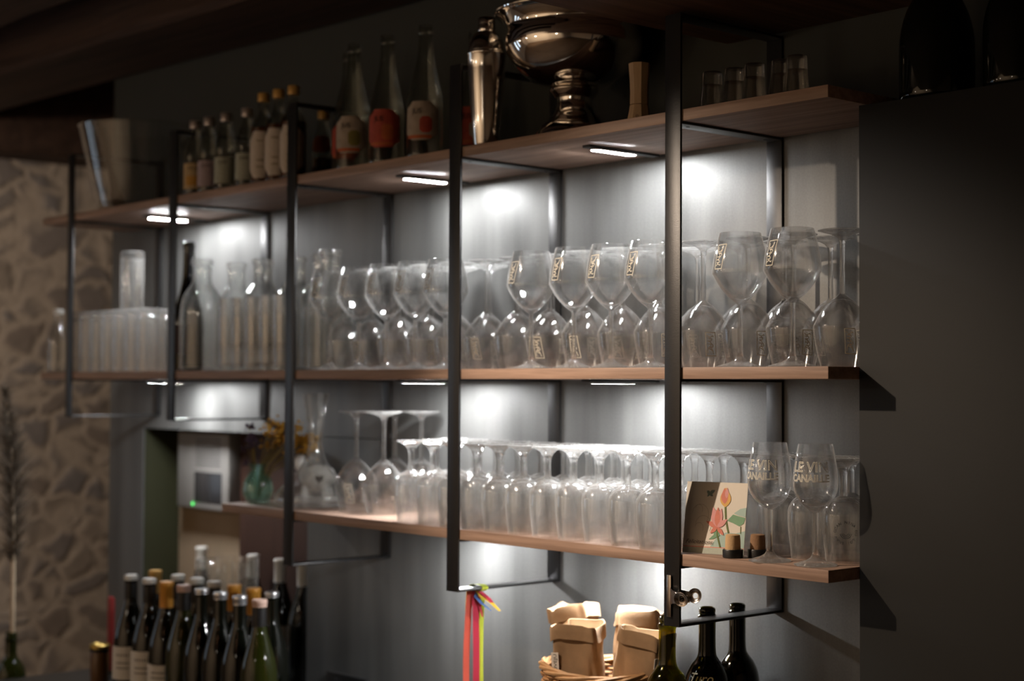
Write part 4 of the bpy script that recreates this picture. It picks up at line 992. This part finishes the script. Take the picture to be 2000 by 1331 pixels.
def sup(a, wx, wy, e=0.38):
    c, s = math.cos(a), math.sin(a); return (wx*math.copysign(abs(c)**e, c), wy*math.copysign(abs(s)**e, s))
def paper_bag(label, loc, rz, tilt_, wx, wy, h, cuff, seed, tag_at=None, letters=False):
    rr = random.Random(seed); t = thing('paper_bag', label, 'bag', loc, 0, 'brown paper bags in the basket'); t.rotation_euler = (tilt_[0], tilt_[1], rz)
    n = 48; ph = [rr.uniform(0, 6.28) for _ in range(6)]
    def pt(a, z, off):
        x, y = sup(a, wx, wy); k = z/h
        wv = 0.0022*math.sin(3*a+ph[0]+5*k)+0.0018*math.sin(5*a+ph[1]-7*k)+0.0012*math.sin(9*a+ph[2]+11*k)+0.0035*k*math.sin(2*a+ph[3])
        l = math.hypot(x, y); s = (l+off+wv)/l*(1.0-0.05*k+0.06*k*k)
        return (x*s, y*s, z+0.0045*k*math.sin(2*a+ph[4])+0.002*k*math.sin(5*a+ph[5]))
    def ringwall(bm, zs_off):
        rg = [[bm.verts.new(pt(2*PI*j/n, z, o)) for j in range(n)] for z, o in zs_off]
        for A, B in zip(rg, rg[1:]):
            for j in range(n): k = (j+1) % n; bm.faces.new((A[j], A[k], B[k], B[j]))
        return rg
    bm = bmesh.new(); rg = ringwall(bm, [(h*k/14, 0.0) for k in range(15)]); bm.faces.new(list(reversed(rg[0])))
    obj('paper_wall', finish(bm, 'paper_wall', M['kraft'], True, 50), t)
    bm = bmesh.new(); rg = ringwall(bm, [(h*k/12, -0.0009) for k in range(12, -1, -1)]); bm.faces.new(rg[-1])
    obj('lining', finish(bm, 'lining', M['kraft_in'], True, 50), t)
    bm = bmesh.new(); z1 = h-cuff
    ringwall(bm, [(h-0.001, -0.0010), (h+0.0008, 0.0004), (h+0.0010, 0.0018), (h-0.002, 0.0034), (h-cuff*0.5, 0.0038), (z1, 0.0046), (z1, 0.0036), (h-cuff*0.5, 0.0026), (h-0.004, 0.0016)])
    obj('cuff', finish(bm, 'cuff', M['kraft'] if not letters == 'pale' else M['kraft'], True, 60), t)
    if tag_at:
        a, z0, zt = tag_at; p = Vector(pt(a, (z0+zt)/2, 0.0035)); q = Vector(pt(a+0.12, (z0+zt)/2, 0.0035)); d = (q-p); d.z = 0; d.normalize(); nn = Vector((d.y, -d.x, 0))
        bm = bmesh.new(); w2 = 0.0068
        for s0, s1 in ((0.0, 0.0008),):
            vs_ = []
            for o in (s1, s0):
                for du, z in ((-w2, z0), (w2, z0), (w2, zt), (-w2, zt)): v = p+d*du+nn*o; vs_.append(bm.verts.new((v.x, v.y, z)))
            for f in ((0, 1, 2, 3), (7, 6, 5, 4), (0, 4, 5, 1), (1, 5, 6, 2), (2, 6, 7, 3), (3, 7, 4, 0)): bm.faces.new([vs_[i] for i in f])
        bmesh.ops.recalc_face_normals(bm, faces=bm.faces[:])
        tg = tag(obj('sewn_tag', finish(bm, 'sewn_tag', M['white'], False), t), 'small cream sewn tag')
        if letters:
            bm = bmesh.new()
            def mp_(u, v, w_):
                r_ = p+d*(-(v-0.0030))+nn*(0.0010+max(w_, 0)*0.2); return (r_.x, r_.y, (z0+zt)/2+u)
            text_bm(bm, 'FUVEJU', 0.0082, mp_, width=(zt-z0)*0.86)
            obj('tag_lettering', finish(bm, 'tag_lettering', M['darkink'], False), t)
    return t
z0 = BZ+0.075
paper_bag('brown paper bag at the back left of the wicker basket', (-0.360, -0.140, z0), 0.42, (0.02, -0.17), 0.038, 0.030, 0.216, 0.026, 1)
paper_bag('brown paper bag with lettered cream tag at the front of the wicker basket', (-0.308, -0.206, z0), 0.50, (0.07, -0.04), 0.041, 0.028, 0.192, 0.026, 2, (-2.15, 0.104, 0.146), True)
paper_bag('brown paper bag with cream lining at the back right of the wicker basket', (-0.285, -0.098, z0), 0.60, (-0.03, 0.05), 0.043, 0.028, 0.208, 0.026, 3)
paper_bag('brown paper bag at the right of the wicker basket beside the olive bottle', (-0.222, -0.158, z0), 0.42, (0.03, 0.13), 0.043, 0.027, 0.188, 0.026, 4, (-0.95, 0.110, 0.148), False)

# ---------------------------------------------------------------- open bottles on the worktop
def open_bottle(H, nk):
    """profile of an uncorked bottle of height H whose neck runs nk below the lip"""
    sh = H-nk
    body = smooth_prof([(0.0, 0.006), (0.032, 0.001), (0.0395, 0.004), (0.0410, 0.014), (0.0412, 0.070), (0.0412, sh-0.085), (0.0405, sh-0.060), (0.0370, sh-0.038), (0.0290, sh-0.020), (0.0200, sh-0.008), (0.0156, sh+0.006), (0.0150, H-0.024)], 5)
    return body+[(0.0152, H-0.0205), (0.0166, H-0.0185), (0.0166, H-0.0140), (0.0142, H-0.0110), (0.0140, H-0.0090), (0.0149, H-0.0070), (0.0147, H-0.0020), (0.0132, H)]
for (x, y, top, nk, m), lab in zip(((-0.0770, -0.222, 1.0915, 0.0800, 'olive_glass'), (-0.0600, -0.138, 1.1015, 0.082, 'green_glass'), (-0.065, -0.052, 1.0995, 0.082, 'green_glass')), ('olive-green open bottle standing in front of the bread basket', 'dark open bottle with white lettering, nearest behind the olive bottle', 'dark open bottle furthest right, behind the lowest frame bar')):
    t = thing('glass_bottle', lab, 'bottle', (x, y, Z_WORK), 0, 'open green bottles on the worktop')
    pr = open_bottle(top-Z_WORK, nk)
    obj('glass_body', lathe_me('glass_body', shell(pr, 0.003, 0.014), M[m], 56), t)
    if 'lettering' in lab:
        bm = bmesh.new()
        def lett(zz, du):
            def f(u, v, w_):
                zc = zz-Z_WORK+v; r = radius_at(pr, zc)+0.0006+max(w_, 0)*0.3; return (r*math.cos((u+du)/0.038), r*math.sin((u+du)/0.038), zc)
            return f
        text_bm(bm, 'Turo', 0.023, lett(0.9745, 0.0), shear=0.3)
        obj('printed_lettering', finish(bm, 'printed_lettering', M['ink'], False), t, None, (0, 0, face_cam(x, y)-0.35))

# ---------------------------------------------------------------- wine bottles at the left
BUR = smooth_prof([(0.0, 0.006), (0.030, 0.001), (0.0395, 0.004), (0.0410, 0.014), (0.0412, 0.080), (0.0405, 0.135), (0.0360, 0.170), (0.0265, 0.205), (0.0185, 0.232), (0.0152, 0.255), (0.0148, 0.296)], 4)+[(0.0156, 0.298), (0.0156, 0.3035), (0.0148, 0.305)]
def closed(pr): return pr+[(0.0, pr[-1][1])]
ME_BUR = {m: lathe_me('glass_body', closed(BUR), M[m], 36) for m in ('wine_dark', 'wine_olive')}
def cap_me(m, z0, r=0.0162): return lathe_me('capsule', [(r, z0), (r*0.985, 0.296), (r*1.045, 0.2975), (r*1.045, 0.3035), (r*0.96, 0.3062), (0.0, 0.3064)], M[m], 28)
CAPS = {}
BURLAB = {k: finish(label_patch(BUR, a, b, -1.2, 1.2, 0.0008), 'paper_label', M['white']) for k, (a, b) in {'hi': (0.055, 0.135), 'lo': (0.035, 0.115)}.items()}
def wine(label, x, y, z, glass, capm, capz, lab=None, group='wine bottles standing on the counter'):
    t = thing('wine_bottle', label, 'bottle', (x, y, z), 0, group)
    obj('glass_body', ME_BUR[glass], t)
    if (capm, capz) not in CAPS: CAPS[capm, capz] = cap_me(capm, capz)
    obj('capsule', CAPS[capm, capz], t)
    if capm in ('whitecap', 'pinkcap') and capz > 0.28:
        if 'neck' not in CAPS: CAPS['neck'] = lathe_me('neck_sleeve', [(0.0156, 0.245), (0.0160, 0.250), (0.0159, 0.288)], M['blackcap'], 28)
        obj('neck_sleeve', CAPS['neck'], t)
    if lab:
        obj('paper_label', BURLAB[lab], t, None, (0, 0, face_cam(x, y)-0.45))
        if 'ink' not in BURLAB:
            bm = bmesh.new()
            for z0_, n_, s_ in ((0.112, 6, 0.006), (0.094, 9, 0.0035), (0.082, 9, 0.0035)):
                for k in range(n_):
                    a = -0.42+0.84*k/n_
                    bm.faces.new([bm.verts.new((0.0424*math.cos(a+da), 0.0424*math.sin(a+da), z0_+dz)) for da, dz in ((0, 0), (0.06, 0), (0.06, s_), (0, s_))])
            BURLAB['ink'] = finish(bm, 'label_print', M['brown'], False)
        obj('label_print', BURLAB['ink'], t, None, (0, 0, face_cam(x, y)-0.45))
zc = Z_COUNTER
for x, y, g, c, cz, lb, lab in ((-1.784, -0.360, 'wine_dark', 'whitecap', 0.294, 'hi', 'white top and pale label, leftmost in the front row'), (-1.689, -0.360, 'wine_dark', 'whitecap', 0.294, 'hi', 'white top and pale label, second in the front row'),
        (-1.605, -0.360, 'wine_dark', 'orange', 0.245, 'lo', 'long orange capsule in the front row'), (-1.522, -0.360, 'wine_olive', 'pinkcap', 0.290, None, 'pink top, fourth in the front row'),
        (-1.437, -0.360, 'wine_dark', 'greycap', 0.294, None, 'grey top, fifth in the front row'), (-1.354, -0.360, 'wine_dark', 'greycap', 0.290, None, 'shiny grey foil, sixth in the front row'),
        (-1.270, -0.360, 'wine_dark', 'greycap', 0.286, None, 'shiny grey foil, seventh in the front row'), (-1.187, -0.360, 'wine_olive', 'pinkcap', 0.290, None, 'pink top, rightmost in the front row'),
        (-1.711, -0.272, 'wine_dark', 'whitecap', 0.292, None, 'white top, leftmost in the second row'), (-1.620, -0.270, 'wine_dark', 'whitecap', 0.292, None, 'white top, second in the second row'),
        (-1.535, -0.272, 'wine_dark', 'whitecap', 0.292, None, 'white top, third in the second row'), (-1.450, -0.268, 'wine_dark', 'orange', 0.245, None, 'orange capsule, left of the pair in the second row'),
        (-1.366, -0.266, 'wine_dark', 'orange', 0.245, None, 'orange capsule, right of the pair in the second row'), (-1.282, -0.270, 'wine_dark', 'greycap', 0.294, None, 'grey top, rightmost in the second row'),
        (-1.830, -0.270, 'wine_dark', 'goldcap', 0.250, None, 'yellow capsule, behind the leftmost front bottle')):
    wine('dark wine bottle with '+lab, x, y, zc, g, c, cz, lb)
for x, lab, lb in ((-2.174, 'leftmost of four in the wall niche', None), (-1.898, 'in the niche behind the clear glass pail', None), (-1.762, 'in the niche behind the middle frame post', 'hi'), (-1.652, 'at the right end of the wall niche', None)):
    wine('dark bottle with long white capsule '+lab, x, 0.055, zc+0.012, 'wine_dark', 'whitecap', 0.245, lb, 'white-capsuled bottles in the wall niche')
    tag(box('bottle_stand', (x-0.043, 0.012, zc), (x+0.043, 0.098, zc+0.0118), M['brown']), 'thin dark board under the white-capsuled bottle '+lab, 'board')
PV = smooth_prof([(0.0, 0.004), (0.060, 0.0), (0.066, 0.004), (0.070, 0.05), (0.074, 0.20), (0.0775, 0.335)], 4)
tag(obj('glass_pail', lathe_me('glass_pail', shell(PV, 0.003, 0.010), M['carafe'], 56), None, (-1.700, -0.140, zc)), 'tall clear glass pail behind the dark wine bottles', 'pail')
# odd pieces left of the bottles
t = thing('brown_jar', 'slim brown jar with black lid at the left of the wine bottles', 'jar', (-1.955, -0.356, zc))
obj('jar_body', lathe_me('jar_body', [(0.0, 0.0), (0.022, 0.0), (0.0235, 0.003), (0.0235, 0.092), (0.022, 0.096), (0.0, 0.096)], M['jar'], 32), t)
obj('lid', lathe_me('lid', [(0.0242, 0.0965), (0.0246, 0.099), (0.0246, 0.110), (0.0, 0.111)], M['black'], 32), t)
obj('lid_rim', lathe_me('lid_rim', [(0.0250, 0.104), (0.0254, 0.107), (0.0252, 0.113), (0.0225, 0.1145), (0.020, 0.1125)], M['gold'], 32), t)
t = thing('menu_board', 'white-edged menu board standing behind the leftmost wine bottles', 'menu board', (-1.945, -0.240, zc), 0.55)
box('board', (0.0, 0.0, 0.0), (0.105, 0.006, 0.232), M['white'], t, 0.001)
box('panel', (0.014, -0.0012, 0.02), (0.100, -0.0002, 0.215), M['brown'], t)
t = thing('red_candle', 'thin red candle in a low holder behind the brown jar', 'candle', (-2.085, -0.262, zc))
obj('candle', lathe_me('candle', [(0.0, 0.008), (0.0095, 0.008), (0.0092, 0.205), (0.006, 0.213), (0.0, 0.215)], M['red'], 24), t)
obj('holder', lathe_me('holder', [(0.0, 0.0), (0.030, 0.0), (0.032, 0.004), (0.014, 0.008), (0.0125, 0.020), (0.0105, 0.020), (0.0102, 0.007), (0.0, 0.0068)], M['black'], 28), t)
# bottle with pampas stalk on a low stand, far left
tag(box('side_stand', (-2.52, -0.62, 0.0), (-2.262, -0.34, 0.545), M['counter'], bevel=0.003), 'low dark stand carrying the pampas bottle at the far left', 'stand')
t = thing('dark_bottle', 'dark glass bottle holding one pampas stalk at the far left', 'bottle', (-2.335, -0.425, 0.545))
PB = open_bottle(0.277, 0.062)
obj('glass_body', lathe_me('glass_body', shell(PB, 0.003, 0.01), M['wine_olive'], 40), t)
t = thing('pampas_stalk', 'dry pampas stalk with feathery grey plume in the dark bottle', 'dried grass', (-2.335, -0.425, 0.555))
stk = [Vector((0.0, 0.0, 0.0)), Vector((0.003, 0.0, 0.15)), Vector((0.004, 0.002, 0.285)), Vector((0.006, 0.0, 0.50)), Vector((-0.004, -0.004, 0.74)), Vector((-0.030, -0.016, 0.93))]
bm = bmesh.new(); add_tube(bm, stk, [0.0075, 0.0072, 0.0066, 0.0056, 0.0040, 0.0015], 8); obj('stalk', finish(bm, 'stalk', M['straw']), t)
bm = bmesh.new(); rr = random.Random(21)
for k in range(1900):
    s = rr.uniform(0.0, 1.0); seg_ = 2.75+s*2.2; i = min(int(seg_), 4); p = stk[i].lerp(stk[i+1], seg_-i)
    a = rr.uniform(0, 2*PI); l = rr.uniform(0.03, 0.085)*(0.55+0.9*math.sin(PI*min(1, s+0.12)))
    d = Vector((math.cos(a)*0.55, math.sin(a)*0.55, 0.75+rr.uniform(-0.2, 0.2))).normalized()
    q = p+d*l+Vector((0, 0, -0.012)); m_ = p.lerp(q, 0.5)+Vector((0, 0, 0.006)); sd = d.cross(Vector((rr.uniform(-1, 1), rr.uniform(-1, 1), rr.uniform(-1, 1)))).normalized()*0.0007
    A = [bm.verts.new(v) for v in (p-sd, p+sd, m_+sd, m_-sd)]; T_ = bm.verts.new(q); bm.faces.new(A); bm.faces.new((A[3], A[2], T_))
tag(obj('plume', finish(bm, 'plume', M['plume'], False), t), kind='stuff')

# ---------------------------------------------------------------- wall device and socket
t = thing('wall_intercom', 'white wall intercom with grey screen and green light in the niche', 'intercom', (-2.175, 0.112, 1.245))
box('case', (-0.158, -0.050, -0.108), (0.130, 0.0035, 0.112), M['device'], t, 0.006)
box('screen', (-0.055, -0.0515, -0.088), (0.095, -0.0495, -0.002), M['screen'], t, 0.001)
bm = bmesh.new()
for k in range(7): add_box(bm, (-0.05, -0.0508, 0.018+k*0.012), (0.085, -0.0499, 0.021+k*0.012))
obj('speaker_slots', finish(bm, 'speaker_slots', M['screen'], False), t)
obj('indicator', lathe_me('indicator', [(0.0, 0.0016), (0.004, 0.0012), (0.0052, 0.0)], M['ledgreen'], 16), t, (-0.060, -0.0530, -0.094), (PI/2, 0, 0))
t = thing('wall_socket', 'black double wall socket low on the grey steel wall', 'socket', (-1.361, 0.0, 0.7535))
box('plate', (-0.083, -0.011, -0.036), (0.083, -0.0004, 0.0365), M['black'], t, 0.002)
for sx in (-0.04, 0.04):
    obj('socket_insert', lathe_me('socket_insert', [(0.0, -0.006), (0.019, -0.006), (0.0205, 0.0), (0.0225, 0.001), (0.0235, 0.0)], M['screen'], 28), t, (sx, -0.0112, 0.0), (PI/2, 0, 0))
